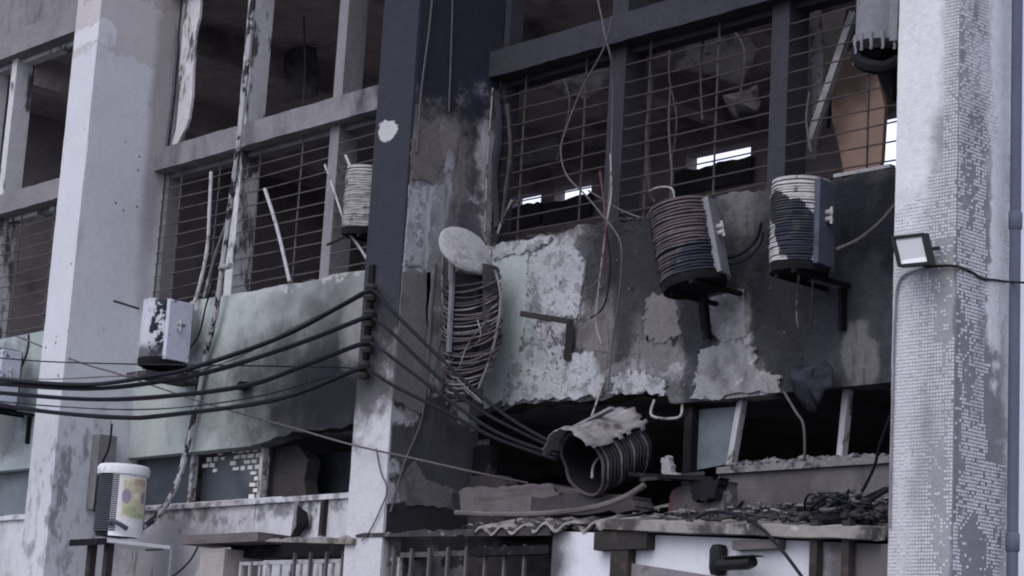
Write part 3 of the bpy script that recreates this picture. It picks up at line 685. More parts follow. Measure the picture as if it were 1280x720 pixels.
# ================================================================ barrel condensers
def ring_arc(R, a0, a1, r, n=30):
    return MB().tube([(R*math.cos(a0+(a1-a0)*q/n), R*math.sin(a0+(a1-a0)*q/n), 0) for q in range(n+1)], r, 4)
GRP = 'air conditioning condensers on the facade'
def condenser(label, loc, R, H, rot, pang, ring_m, panel_m, nr=18, cap_m=None, base_m='black', half=.55, bracket=True, valve=True, drum_m='drum', rr=None, pth=.03, shell=False, warp=.06, leg=True, dr=.90):
    t = thing('barrel_condenser', label, 'air conditioner', loc, rot, GRP)
    MB().lathe([(0, .02), (R*dr, .02), (R*dr, H-.02), (0, H-.02)], 30).build('drum', drum_m, t)
    rr = rr or H/nr*.43
    if shell: MB().lathe([(R*.98, .0), (R, .02), (R*1.01, H*.5), (R, H), (R*.97, H)], 30, pang+half, pang+2*math.pi-half).build('cover', ring_m, t)
    mes = []
    for v_ in range(0 if shell else 6):
        n_ = 30; a0, a1 = pang+half, pang+2*math.pi-half; rp = []
        for q in range(n_+1):
            a = a0+(a1-a0)*q/n_; rq = R*(1+warp*(vn(q*.45, v_*3+R*50, 4)-.5)-warp*1.4*max(0, vn(q*.3, R*77, 9)-.6)); rp.append((rq*math.cos(a), rq*math.sin(a), .006*warp*12*(vn(q*.5, v_, 6)-.5)))
        mes.append(MB().tube(rp, rr, 4).mesh('louvre_ring', ring_m))
    for k in range(0 if shell else nr):
        o = reuse('louvre_ring', mes[(k*5+k//3) % 6], t); o.location = (random.uniform(-.003, .003), random.uniform(-.003, .003), .03+(H-.06)*(k+.5)/nr); o.rotation_euler = (random.uniform(-.02, .02), random.uniform(-.02, .02), 0)
    MB().lathe([(0, -.03), (R*1.0, -.03), (R*1.03, 0), (R*1.03, .035), (R*.9, .04)], 30).build('base_pan', base_m, t)
    if cap_m: MB().lathe([(R*.9, H-.03), (R*1.04, H-.03), (R*1.05, H+.015), (R*.97, H+.035), (0, H+.05)], 30).build('cap', cap_m, t)
    else: MB().lathe([(R*.8, H-.01), (R*1.01, H-.012), (R*1.01, H+.008), (R*.8, H+.012)], 30).build('top_ring', ring_m, t)
    # service panel: a box tangent to the drum
    u = Vector((math.cos(pang), math.sin(pang), 0)); v = Vector((-u.y, u.x, 0))
    hw = R*math.sin(half); d0, d1 = R*math.cos(half)*.8, R*math.cos(half)+.5*R*(1-math.cos(half))+pth
    pts = []
    for z in (.01, H-.005):
        for dd in (d1, d0):
            for ss in (-1, 1): pts.append(u*dd+v*hw*ss+Vector((0, 0, z)))
    p = MB().hexa(pts).build('service_panel', panel_m, t)
    md = p.modifiers.new('bevel', 'BEVEL'); md.width = .008; md.segments = 2
    MB().hexa([u*dd+v*(hw+s_*.012)+Vector((0, 0, z)) for z in (.0, H) for dd in (d1-.012, d0) for s_ in (-1, 1)]).build('panel_edge', 'panel_grey', t)
    if valve:
        for k, z in enumerate((.62, .54)):
            c = u*(d1+.01)+v*(-hw*.15)+Vector((0, 0, H*z))
            MB().tube([c-u*.01, c+u*.035+Vector((0, 0, .0))], .02, 8).tube([c+u*.03-Vector((0, 0, .035)), c+u*.03+Vector((0, 0, .035))], .012, 8).build('valve', 'valve', p)
    if bracket:
        for s_ in (-1, 1):
            q_ = MB().bar((s_*R*.5, -R*(.6 if s_ < 0 else .9), -.045), (s_*R*.5, .42, -.045), .035, .028)
            if s_ > 0 and leg: q_.bar((s_*R*.3, .40, -.06), (s_*R*.3+.01, .40, -.36), .07, .03)
            q_.build('bracket', 'black', t)
    return t
def base(px, py, Y): return P(px, py, Y)
# upright one, peeling
condenser('upright barrel condenser with peeling grey guard on the burnt wall', base(999, 338, .40), .205, .62, (0, 0, 0), .12, 'peel', 'panel_blue', nr=28, drum_m='peel', dr=.972, warp=.05)
# tilted one
condenser('tilted rusty condenser barrel hanging between the cracked wall and barred window', base(868, 356, .40), .235, .60, (.04, -.23, .1), .25, 'coil_red', 'panel_grey', nr=22, cap_m=None, half=.42, leg=False)
# left bay, blistered white
condenser('blistered white and black condenser under the left barred window', base(203, 455, .42), .235, .60, (0, 0, 0), .02, 'blister', 'panel_pale', nr=20, cap_m=None, half=.62, shell=True)
# far left, cut by the frame
condenser('blue grey condenser cut off by the left edge of the photo', base(-6, 508, .42), .23, .6, (0, 0, 0), .02, 'panel_blue', 'panel_pale', nr=16)
# behind the middle pillar
condenser('scorched condenser half hidden behind the dark middle pillar', base(462, 292, .38), .24, .56, (.06, .1, 0), 2.6, 'peel', 'panel_grey', nr=24, valve=False, drum_m='peel', dr=.97)
# top right: only its melted lower end shows
t = condenser('melted condenser high beside the tiled pillar at the top edge', base(1103, 62, .36), .185, .62, (.05, .06, 0), .2, 'panel_grey', 'panel_grey', nr=14, valve=False, bracket=False, base_m='black', half=.9, shell=True)
mb = MB()
for k in range(7):
    a = -2.6+.42*k; R = .19
    c = Vector((R*math.cos(a), R*math.sin(a), 0)); mb.tube(spline([c+Vector((0, 0, .08)), c+Vector((.01, 0, -.02-.03*h2(k, 3))), c+Vector((.0, -.01, -.03-.10*h2(k, 5)*(k in (0, 1, 4))))], 4), lambda u: .016*(1-.75*u), 6)
mb.build('melted_drip', 'panel_grey', t)
mb = MB().tube(spline([(-.14, -.1, -.02), (-.05, -.14, -.12), (.1, -.1, -.16), (.19, 0, -.08)], 5), .05, 8).build('sagging_pan', 'black', t)
mo = [P(*q, .5)-t.location for q in ((1082, 58), (1122, 52), (1124, 128), (1113, 118), (1103, 96), (1092, 86), (1083, 80))]
MB().prism([(v.x, v.z) for v in mo], mo[0].y-.06, mo[0].y+.1).build('melted_flap', 'black', t)

# stretched coil beside the pillar
t = thing('collapsed_condenser', 'stretched condenser coil hanging under an ashen tilted cap by the pillar', 'air conditioner', P(583, 480, .42), (0, 0, 0), GRP)
rootv = t.location.copy()
for k in range(40):
    u = k/39; py = 345+150*(1-(1-u)**1.25)*1.0; px = 590-15*max(0, u-.55)/.45+3*(h2(k, 4)-.5)
    R = (.245+.012*math.sin(u*5)+.014*(h2(k, 21)-.5))*(1-.5*max(0, u-.55)/.45)
    c = P(px, py, .46)-rootv+Vector((.014*(h2(k, 31)-.5), 0, 0))
    tl = Matrix.Rotation(.60+.16*(h2(k, 2)-.5), 3, 'X') @ Matrix.Rotation(.17*(h2(k, 8)-.5)+.16, 3, 'Y')
    pts = [c+tl @ Vector((R*(1+.08*(vn(q*.35, k*.15, 13)-.5))*math.cos(2*math.pi*q/30)*1.03, R*.85*math.sin(2*math.pi*q/30), .014*(vn(q*.4, k*.4, 3)-.5))) for q in range(30)]
    MB().tube(pts, .006+.004*h2(k, 41), 4, closed=True).build('coil_loop', 'coil_red' if h2(k, 11) < .25 else 'coil_grey' if h2(k, 11) > .75 else 'coil', t)
sh_ = MB(); 
for i in range(13):
    for j in range(13):
        u = j/12; a = math.pi*(-.12+1.24*i/12); Rr = (.235+.02*(fbm(i*.7, j*.7, 5)-.5))*(1-.55*max(0, u-.5)/.5)
        c = P(590-15*max(0, u-.55)/.45, 335+165*u, .46)-rootv
        sh_.v.append(tuple(c+Vector((Rr*math.cos(a), .9*Rr*math.sin(a), 0))))
for i in range(12):
    for j in range(12): a0 = i*13+j; sh_.f.append((a0, a0+13, a0+14, a0+1))
sh_.smooth = True
sh_.build('back_sheet', 'coil', t)
for pp in ([(554, 312), (553, 360), (557, 420), (566, 470), (573, 500)], [(619, 338), (626, 370), (622, 410), (612, 450), (598, 486)], [(563, 318), (561, 380), (566, 440)]):
    MB().tube(spline([P(*q, .40)-rootv for q in pp], 4), .011, 5, jit=.3).build('frame_rod', 'coil_grey', t)
for k in range(2):
    q = [P(560+random.uniform(0, 50), 400+i*26, .25+random.uniform(0, .1))-rootv for i in range(5)]
    MB().tube(spline(q, 4), .006, 4).build('loose_wire', 'coil_grey', t)
for px0, px1 in ((568, 562), (566, 560)):
    MB().bar(P(px0, 318, .25)-rootv, P(px1, 440, .25)-rootv, .03, .012).build('coil_strap', 'panel_grey', t)
MB().lathe([(0, -.02), (.12, -.02), (.17, .3), (.19, .70), (0, .71)], 20, c=P(585, 455, .5)-rootv).build('inner_drum', 'drum', t)
MB().tube([P(594, 345, .42)-rootv, P(596, 380, .42)-rootv], .03, 8).build('compressor_tube', 'rust', t)
cp_ = MB(); n = 32
cc = P(585, 314, .33)-rootv
ca_ = math.radians(36); ex = CR*math.cos(ca_)-CU*math.sin(ca_); pe = CU*math.cos(ca_)+CR*math.sin(ca_)
en = (pe*.80-CW*.60).normalized(); ey = en.cross(ex)
tl = Matrix((ex, ey, en)).transposed()
cp_.lathe([(.24, -.022), (.252, -.02), (.258, -.004), (.245, .012), (.2, .022), (.15, .026), (.1, .03), (.05, .031), (0, .032)], 40)
cp_.v = [tuple(cc+tl @ Vector((v[0]*1.04, v[1]*(.98-.40*max(0, v[0]/.25)), v[2]+.035*(fbm(v[0]*6+3, v[1]*6, 4)-.5)-.5*max(0, v[0])*abs(v[0])))) for v in cp_.v]
cp_.build('cap', 'cap_ash', t)

# fallen barrel on the canopy, its open end towards the street
def fallen():
    t = thing('fallen_condenser', 'fallen condenser drum lying open ended on the debris of the canopy', 'air conditioner', P(752, 615, .30), (0, 0, 0), GRP)
    o = t.location
    A = P(729, 580, .08)-o; Bv = P(782, 560, .44)-o; ax = (Bv-A).normalized(); L_ = .46
    q = ax.to_track_quat('Z', 'Y').to_matrix()
    R = .245
    sh = MB().lathe([(R*.93, .0), (R, 0), (R, L_), (R*.6, L_+.02)], 36); sh.lathe([(R*.93, 0), (R*.92, L_*.9), (0, L_*.9)], 36)
    def tr(mb):
        mb.v = [tuple(A+q @ Vector((v[0]*(1+.10*(vn(v[2]*5, v[1]*6, 3)-.5)), v[1]*(.93+.12*(vn(v[2]*6+3, v[0]*6, 8)-.5)), v[2]+.03*(vn(v[0]*8, v[1]*8, 2)-.5)))) for v in mb.v]; return mb
    tr(sh).build('drum_shell', 'drum', t)
    tr(MB().tube([(R*math.cos(2*math.pi*k/40), R*math.sin(2*math.pi*k/40), -.003) for k in range(40)], .012, 6, closed=True)).build('rim', 'coil_red', t)
    for k in range(13):
        z = .04+k*(L_-.05)/13
        tr(MB().tube([(1.02*R*math.cos(2*math.pi*j/32), 1.02*R*math.sin(2*math.pi*j/32), z+.012*(vn(j*.5, k*2, 5)-.5)) for j in range(32)], .0095, 4, closed=True)).build('coil_loop', 'coil' if k % 4 else 'coil_grey', t)
    tr(MB().tube(spline([(.08, .1, L_*.8), (.06, .05, .3), (.02, -.03, .1), (-.02, -.12, .03)], 5), .011, 6)).build('inner_pipe', 'valve', t)
    # warped cap dragged over the top
    up_ = q.transposed() @ (CU*.95-CR*.25); aw = math.atan2(up_.y, up_.x)
    mb = MB(); na, nz = 22, 14
    for i in range(na+1):
        for j in range(nz+1):
            a_ = aw+(i/na-.5)*2.3+.12*(fbm(j*.4, i*.1, 6)-.5); z = -.12+.58*j/nz+.08*(fbm(i*.35, 2, 8)-.5)
            r_ = R*1.09+.07*abs(fbm(i*.5, j*.25, 9)-.5)+.03*(j/nz < .15)+.05*(j/nz)
            mb.v.append((r_*math.cos(a_), r_*math.sin(a_), z))
    for i in range(na):
        for j in range(nz):
            if (i in (0, na-1) or j == nz-1) and h2(i, j, 3) < .4: continue
            a0 = i*(nz+1)+j; mb.f.append((a0, a0+nz+1, a0+nz+2, a0+1))
    mb.smooth = True
    c_ = tr(mb).build('warped_cap', 'cap_dark', t); md = c_.modifiers.new('thick', 'SOLIDIFY'); md.thickness = .006
    MB().bar(P(708, 540, .12)-o, P(766, 510, .12)-o, .05, .02).bar(P(706, 535, .10)-o, P(730, 537, .10)-o, .02, .02).build('cap_strip', 'panel_grey', t)
    return t
fallen()

# the intact white one on its shelf
loc = P(147, 672, .18)
t = thing('barrel_condenser', 'white barrel condenser with colourful energy sticker on a shelf by the pale pillar', 'air conditioner', loc, (0, 0, 0), GRP)
R, H = .228, .60; pa = .06; half = .78
MB().lathe([(0, .01), (R*.93, .01), (R*.93, H), (0, H)], 30).build('drum', 'drum', t)
me = ring_arc(R, pa+half-.02, pa+2*math.pi-half+.02, .0095).mesh('louvre_ring', 'grille_black')
for k in range(26): reuse('louvre_ring', me, t).location = (0, 0, .05+k*(H-.06)/26)
MB().lathe([(R*.9, H-.01), (R*1.08, H-.01), (R*1.1, H+.06), (R*1.02, H+.085), (0, H+.1)], 36).build('cap', 'white_metal', t)
pn = MB().lathe([(R*.9, .0), (R*1.015, .0), (R*1.015, H-.012), (R*.9, H-.012)], 14, pa-half-.25, pa+half).build('service_panel', 'white_metal', t)
def stick(a0, a1, z0, z1, m, off=.002, el=False):
    mb = MB(); n = 16
    if el:
        ca, cz, ra, rz = (a0+a1)/2, (z0+z1)/2, (a1-a0)/2, (z1-z0)/2
        for k in range(n+1):
            e = -1+2*k/n; a = ca+ra*e; hz = rz*math.sqrt(max(0, 1-e*e))+.0005
            mb.v += [((R*1.015+off)*math.cos(a), (R*1.015+off)*math.sin(a), cz-hz), ((R*1.015+off)*math.cos(a), (R*1.015+off)*math.sin(a), cz+hz)]
        mb.f = [(2*k, 2*k+2, 2*k+3, 2*k+1) for k in range(n)]
    else: mb.lathe([(R*1.015+off, z0), (R*1.015+off, z1)], 6, a0, a1)
    return mb.build('sticker', 'st_'+m, pn)
s0 = pa-.62; s1 = pa+.62
stick(s0, s1, .17, .56, 'cream', .001)
stick(s0+.08, s1-.08, .19, .53, 'yellow', .0015); stick(s0+.5, s1-.15, .48, .55, 'orange', .002)
stick(s0+.1, s1-.5, .2, .29, 'green', .003, True); stick(s0+.02, s0+.40, .31, .45, 'violet', .003, True)
stick(s1-.32, s1-.05, .32, .44, 'violet', .003, True); stick(s0+.52, s0+.82, .35, .42, 'cream', .004, True); stick(s0+.4, s1-.2, .41, .49, 'yellow', .0025, True)
stick(s0+.3, s1-.02, .18, .23, 'green', .0035, True)
MB().tube(spline([(R*.7, -R*.85, .1), (R*.9, -R*.95, .13), (R*1.1, -R*.7, .11), (R*1.15, -R*.3, .07)], 4), .022, 7).build('pipe_elbow', 'panel_blue', t)
t2 = thing('condenser_shelf', 'narrow shelf on dark posts carrying the white condenser', 'shelf', loc+Vector((0, 0, -.04)))
MB().box(-.36, .27, -.28, .42, -.035, -.002).build('board', 'white_metal', t2)
MB().box(-.365, .275, -.3, -.281, -.06, .0).build('front_edge', 'black', t2)
for x in (-.2, .1): MB().box(x, x+.07, -.2, -.13, -loc.z+.18, -.036).build('post', 'rust', t2)
MB().box(-.05, .42, .35, .4, -.05, -.036).box(.38, .42, .35, .4, -1.5, -.05).build('side_rail', 'panel_grey', t2)

# ================================================================ cables
def cable(name, pts, r, m, label, cat, group=None, n=6, jit=0, Y=None):
    q = [P(*p_) if len(p_) == 3 else P(p_[0], p_[1], Y) for p_ in pts]
    return MB().tube(spline(q, n), r, 7, jit=jit).build(name, m, label=label, cat=cat, group=group)
G = 'thick black cables turning round the middle pillar'
YC = -.12
left = {'A': [(-30, 474), (0, 475), (108, 481), (197, 469), (240, 460), (347, 423), (430, 380), (457, 365)],
        'B': [(-30, 479), (0, 480), (108, 486), (200, 477), (280, 460), (380, 427), (457, 397)],
        'C': [(-30, 489), (0, 491), (108, 499), (199, 496), (308, 482), (380, 457), (452, 430)],
        'D': [(-30, 503), (0, 507), (80, 517), (152, 522), (200, 520), (344, 500), (446, 462)]}
right = {'A': [(470, 366), (490, 388), (558, 455), (630, 518), (702, 560)], 'B': [(468, 399), (490, 416), (534, 459), (600, 513), (700, 564)],
         'C': [(468, 432), (490, 447), (558, 498), (620, 540), (699, 570)], 'D': [(463, 464), (492, 482), (558, 515), (620, 548), (697, 575)]}
lb = {'A': 'topmost thick black cable meeting the dark middle pillar', 'B': 'second thick black cable from the top at the middle pillar', 'C': 'third thick black cable from the top at the middle pillar', 'D': 'lowest thick black cable, sagging most, at the middle pillar'}
for k in 'ABCD':
    L_ = left[k]; n = len(L_)
    pts = [(x, y, -.75+(.62)*(i/(n-1))) for i, (x, y) in enumerate(L_)]
    q0 = {'A': 455, 'B': 462, 'C': 470, 'D': 476}[k]; pts = [(-520, q0-40, -2.3), (-260, q0, -1.5)]+pts      # on towards the next pole
    Rr = right[k]; m_ = len(Rr)
    pts += [(x, y, -.12+(.02 if i < 2 else .2*(i-1)/(m_-2)+.0)) for i, (x, y) in enumerate(Rr)]
    cable('power_cable', pts, lambda u: (.021 if u < .64 else .0145)*(1+.12*(vn(u*40, 3, 5)-.5)), 'cable', lb[k], 'cable', G, n=5)
cable('service_wire', [(-20, 470, -.72), (60, 474, -.6), (150, 470, -.45), (215, 470, -.4), (290, 450, -.3), (350, 418, -.2), (410, 388, -.12), (458, 369, -.1)], .006, 'cable_grey', 'thin grey wire wound loosely along the topmost thick cable', 'wire', jit=.5)
cable('service_wire', [(-20, 500, -.72), (70, 508, -.6), (160, 512, -.45), (240, 508, -.35), (330, 494, -.25), (400, 474, -.14), (450, 462, -.1)], .006, 'cable', 'thin black wire just above the lowest thick cable', 'wire', jit=.5)
ir = thing('insulator_rack', 'dark rack of four insulators on the front of the middle pillar', 'insulator rack', (-13.62, -.03, 5.0))
o = ir.location
for k, (px, py) in enumerate(((464, 366), (462, 398), (460, 431), (455, 463))):
    c = P(px, py, -.08)-o
    MB().lathe([(0, -.07), (.045, -.07), (.055, -.04), (.035, -.012), (.035, .012), (.055, .04), (.045, .07), (0, .07)], 14, c=c).build('insulator', 'rust', ir)
MB().box(-.03, .03, 0, .028, -.5, .30).build('rack_bar', 'black', ir)

cable('service_wire', [(20, 420, .3), (40, 428, .2), (100, 453, 0), (150, 468, -.1), (254, 503, -.1), (370, 536, -.1), (440, 556, -.1), (512, 572, .0), (592, 590, .2), (660, 604, .5)], .0085, 'cable_grey', 'long thin wire drooping across the facade to the debris', 'wire')
cable('service_wire', [(-20, 446, -.3), (60, 452, -.25), (160, 455, -.2), (300, 457, -.15), (413, 459, -.1), (455, 461, -.1)], .007, 'cable', 'thin level black wire above the thick cables', 'wire')
cable('hanging_wire', [(36, 418, .6), (34, 440, .6), (22, 470, .62), (12, 500, .7)], .012, 'cable', 'short dark wire hanging under the far left barred window', 'wire')
cable('lagged_pipe', [(318, -20, .72), (311, 60, .72), (306, 110, .7), (300, 170, .66), (296, 200, .66), (288, 260, .7), (280, 320, .72), (270, 390, .74), (258, 440, .76), (247, 500, .76), (238, 540, .76), (226, 590, .70), (208, 630, .55), (185, 655, .4), (164, 664, .28), (152, 668, .12)],
      .030, 'lagging', 'lagged pipe running down the left bay to the white condenser', 'pipe', jit=.35)
cable('lagged_pipe', [(310, 90, .78), (301, 160, .74), (297, 210, .68), (285, 270, .72), (272, 310, .72), (262, 345, .74), (255, 372, .74)], .016, 'lagging_dark', 'scorched pipe beside the lagged pipe ending at the sill', 'pipe', jit=.3)
cable('lagged_pipe', [(264, 215, .86), (262, 260, .84), (259, 310, .82), (250, 355, .80), (243, 378, .78)], .020, 'bar_pale', 'pale bent tube leaning on the left barred window', 'pipe', jit=.2)
cable('lagged_pipe', [(268, 350, .78), (258, 380, .77), (248, 420, .76), (228, 445, .6)], .009, 'cable', 'black hose dropping behind the blistered condenser', 'hose')
cable('bent_rod', [(331, 236, .85), (345, 280, .84), (356, 325, .82), (362, 352, .80)], .018, 'bar_pale', 'pale rod leaning inside the left barred window', 'rod')
MB().tube([P(276, 335, .7), P(288, 332, .68)], .03, 8).build('pipe_clip', 'cap_ash', label='small pale clip on the pipes of the left bay', cat='clip')
# bracket arms by the half-hidden condenser
br = thing('bent_bracket', 'bent pale bracket arms sticking out beside the dark middle pillar', 'bracket', P(440, 290, .3))
o = br.location
for q, r in (([(406, 206), (418, 240), (428, 270), (436, 291)], .010), ([(432, 194), (442, 220), (448, 250), (452, 278)], .013), ([(436, 292), (446, 304), (459, 324)], .012), ([(430, 293), (445, 284), (462, 278)], .012), ([(409, 306), (435, 294), (460, 283)], .013)):
    MB().tube(spline([P(*p_, .25)-o for p_ in q], 4), r, 6).build('arm', 'bar_pale' if q[0][0] != 409 else 'rust', br)

# wires in the middle bay
WG = 'burnt wires dangling in the middle bay'
for pts, r, m, lab in (
    ([(765, 20, .6), (755, 60, .62), (728, 110, .68), (708, 160, .7), (701, 190, .7), (709, 220, .7), (733, 245, .7), (752, 268, .68), (762, 280, .66), (776, 305, .66), (776, 350, .7), (771, 390, .72), (764, 440, .74), (760, 490, .72)], .0075, 'cable_grey', 'long pale wire looping from the beam down past the window sill'),
    ([(745, -10, .7), (752, 22, .7), (757, 48, .68), (764, 75, .72), (766, 110, .8), (764, 200, .85), (760, 262, .75), (756, 300, .72), (748, 350, .74), (728, 363, .74)], .008, 'cable_grey', 'grey wire crossing the beam and dropping along the mullion'),
    ([(750, 215, .78), (754, 245, .74), (757, 275, .70), (757, 300, .7), (754, 340, .72)], .010, 'red_cable', 'reddish wire bundle at the foot of the mullion'),
    ([(763, 192, .85), (764, 240, .78), (759, 275, .7), (752, 330, .72), (745, 400, .76), (752, 430, .78)], .007, 'cable_pale', 'fine pale wire beside the reddish bundle'),
    ([(757, 280, .7), (763, 330, .74), (756, 380, .76), (738, 398, .77)], .007, 'cable', 'black wire curling on the pale plaster'),
    ([(758, 470, .72), (750, 490, .6), (745, 505, .45), (739, 522, .25)], .008, 'cable_pale', 'pale wire tied to the fallen condenser'),
    ([(735, 238, .72), (748, 246, .76), (775, 262, .8), (800, 272, .8)], .007, 'cable_grey', 'short grey wire lying on the window sill'),
    ([(818, 252, .7), (812, 240, .6), (825, 234, .55), (840, 236, .5), (843, 250, .5)], .008, 'cable_pale', 'curled wire end above the tilted condenser'),
    ([(897, 325, .6), (925, 318, .66), (945, 300, .7), (952, 278, .68)], .013, 'cable', 'black hose between the tilted and the upright condenser'),
    ([(902, 332, .6), (930, 326, .68), (950, 306, .72), (954, 290, .7)], .009, 'cable', 'thinner black hose under the other hose'),
    ([(1120, 255, .5), (1098, 280, .55), (1072, 300, .6), (1045, 312, .5)], .013, 'cable_grey', 'grey pipe from the tiled pillar to the upright condenser'),
    ([(999, 338, .4), (997, 365, .5), (996, 395, .6), (999, 413, .7)], .008, 'cable_pale', 'thin wire hanging below the upright condenser'),
    ([(1016, 345, .45), (1015, 380, .6), (1014, 410, .75)], .008, 'cable_grey', 'second thin wire hanging below the upright condenser'),
    ([(818, 500, .75), (815, 520, .7), (848, 522, .7), (853, 506, .75)], .011, 'cable_pale', 'small wire loop hanging under the broken band'),
    ([(980, 490, .7), (995, 515, .7), (1004, 530, .7), (1006, 560, .72), (1005, 575, .75)], .010, 'cable_grey', 'wire hanging in front of the low window'),
    ([(1113, 520, .3), (1100, 555, .35), (1090, 590, .4), (1060, 640, .4), (1030, 650, .3)], .011, 'cable', 'dark wire sweeping down beside the tiled pillar'),
    ([(1112, 610, .3), (1080, 630, .25), (1050, 645, .2), (1010, 652, .2)], .016, 'cable', 'thick dark wire lying in the debris heap'),
    ([(870, 648, -.02), (888, 640, -.05), (915, 642, -.08), (945, 655, -.12), (975, 685, -.16), (1003, 722, -.2)], .012, 'cable', 'black hose drooping over the canopy edge'),
    ([(470, 560, -.02), (476, 590, -.02), (484, 612, -.02), (474, 640, -.02), (462, 664, -.02), (452, 676, -.02)], .006, 'cable_grey', 'thin looped wire on the foot of the middle pillar'),
    ([(540, 528, .7), (525, 545, .5), (505, 580, .3)], .011, 'bar_pale', 'short pale rod leaning by the foot of the middle pillar'),
    ([(248, 682, .6), (238, 700, .55), (222, 716, .5), (210, 724, .5)], .009, 'cable', 'black wire beside the concrete gate post'),
    ([(1012, 115, .9), (1008, 150, .9), (1014, 190, .9)], .008, 'cable_grey', 'short wire inside the right barred window')):
    cable('hanging_wire', pts, r, m, lab, 'wire', WG, n=5)

# ================================================================ floodlight and its cable
c = P(1140, 312, -.18)
fl = thing('floodlight', 'square black framed floodlight tilted on the tiled pillar edge', 'floodlight', P(1140, 312, -.1))
o = fl.location
q4 = [P(1115, 296, -.16), P(1156, 291, -.16), P(1165, 330, -.20), P(1124, 334, -.20)]
cm = sum(q4, Vector())/4
inn = [cm+(p_-cm)*.84 for p_ in q4]; bk_ = Vector((.01, .03, 0)); fw = Vector((-.004, -.012, 0))
mb = MB(); mb.v = [tuple(p_-o+fw) for p_ in q4]+[tuple(p_-o+fw) for p_ in inn]+[tuple(p_-o) for p_ in inn]+[tuple(p_-o+bk_) for p_ in q4]
for k in range(4):
    j = (k+1) % 4; mb.f += [(k, 4+k, 4+j, j), (4+k, 8+k, 8+j, 4+j), (k, j, 12+j, 12+k)]
mb.f += [(12, 13, 14, 15)]
mb.build('housing', 'lampframe', fl)
mb = MB(); mb.v = [tuple(p_-o+bk_*.1) for p_ in inn]; mb.f = [(0, 3, 2, 1)]; mb.build('lamp_glass', 'lampglass', fl)
mb = MB(); mb.bar(P(1160, 312, -.1)-o, P(1174, 310, -.02)-o, .02, .02).bar(P(1150, 325, -.12)-o, P(1158, 334, 0)-o, .02, .02).build('mount', 'lampframe', fl)
cable('lamp_cable', [(1158, 334, -.02), (1168, 333, -.02), (1185, 332, -.022), (1197, 333, -.03)], .009, 'lampframe', 'short black cable from the floodlight to the pillar corner', 'cable')
XR = XP[3][1]
def PR(px, py, off=.012):
    d = (px-640)/F*CR-(py-360)/F*CU+CW; t = (XR+off-CAM.x)/d.x; return CAM+d*t
MB().tube(spline([P(1197, 333, -.03), PR(1200, 334), PR(1215, 340), PR(1228, 348), PR(1245, 350), PR(1258, 352), P(1275, 353, .36), P(1290, 354, .36)], 4), .008, 6).build('lamp_cable', 'lampframe', label='dark cable sagging across the peeling side of the tiled pillar', cat='cable')
cable('lamp_cable', [(1158, 334, -.02), (1145, 338, -.015), (1130, 344, -.015), (1122, 358, -.015), (1119, 390, -.015), (1117, 450, -.015), (1115, 520, -.015), (1113, 600, -.015), (1112, 660, -.015)], .008, 'panel_grey', 'grey cable down the left edge of the tiled pillar', 'cable')

# ================================================================ wall bracket, cloth, interior debris
wb = thing('wall_bracket', 'dark angled iron bracket on the pale flaking plaster', 'bracket', P(715, 405, D))
o = wb.location
MB().bar(P(651, 392, .55)-o, P(714, 402, .76)-o, .04, .04).build('arm', 'rust', wb)
MB().bar(P(713, 400, .76)-o, P(709, 450, .80)-o, .055, .05).build('upright', 'rust', wb)
def ragged(pts, Y, depth, name, m, label, cat, k=0, sub=5):
    c0 = [P(*q, Y) for q in pts]; g = []
    mb = MB(); ctr = sum(c0, Vector())/len(c0); n = len(c0)
    rings = []
    for s_ in (1.0, .72, .42, .15):
        ring = []
        for i in range(n):
            for j in range(3):
                p_ = c0[i].lerp(c0[(i+1) % n], j/3)
                v = ctr+(p_-ctr)*s_; v.y += depth*(fbm(v.x*9, v.z*9, k)-.5)*2-depth*(1-s_)*.8
                v.x += .03*(fbm(v.z*14, v.x*14, k+3)-.5); ring.append(v)
        rings.append(ring)
    m_ = len(rings[0])
    for ring in rings: mb.v += [tuple(v-ctr) for v in ring]
    for a in range(3):
        for b_ in range(m_): mb.f.append((a*m_+b_, a*m_+(b_+1) % m_, (a+1)*m_+(b_+1) % m_, (a+1)*m_+b_))
    mb.f.append(tuple(3*m_+b_ for b_ in range(m_))); mb.smooth = True
    o_ = mb.build(name, m, label=label, cat=cat); o_.location = ctr
    md = o_.modifiers.new('thick', 'SOLIDIFY'); md.thickness = .012
    return o_
ragged([(992, 462), (1006, 456), (1018, 462), (1028, 452), (1040, 460), (1046, 484), (1036, 490), (1030, 506), (1022, 500), (1012, 516), (1002, 505), (994, 490)], .70, .09, 'charred_cloth', 'cloth', 'charred dark cloth hanging from the burnt band above the low window', 'cloth', 4)
MB().box(-.5, .5, -.012, .012, -.6, .6)
bd = [xz(*q, 1.45) for q in ((1040, 70), (1085, 60), (1098, 90), (1108, 135), (1104, 200), (1100, 218), (1058, 225), (1052, 190), (1042, 150))]
MB().prism([(a-bd[0][0], b_-bd[0][1]) for a, b_ in bd], -.02, .02).build('scorched_board', 'brown', label='scorched tan board standing inside the right barred window', cat='board').location = (bd[0][0], 1.45, bd[0][1])
bd = [xz(*q, 1.35) for q in ((1012, -10), (1024, -8), (1026, 30), (1031, 70), (1029, 130), (1022, 200), (1013, 200), (1018, 130), (1017, 70), (1014, 40))]
MB().prism([(a-bd[0][0], b_-bd[0][1]) for a, b_ in bd], -.02, .02).build('hanging_strip', 'ash', label='pale bent strip hanging inside the right barred window', cat='strip').location = (bd[0][0], 1.35, bd[0][1])
a, b_ = P(1068, 15, 1.22), P(1006, 196, 1.22)
MB().bar((0, 0, 0), b_-a, .06, .05, (0, 1, 0)).build('fallen_batten', 'cap_ash', label='pale batten slanting inside the right barred window', cat='batten').location = a
bd = [xz(*q, 1.6) for q in ((985, 30), (1060, 10), (1045, 90), (1035, 160), (1000, 150))]
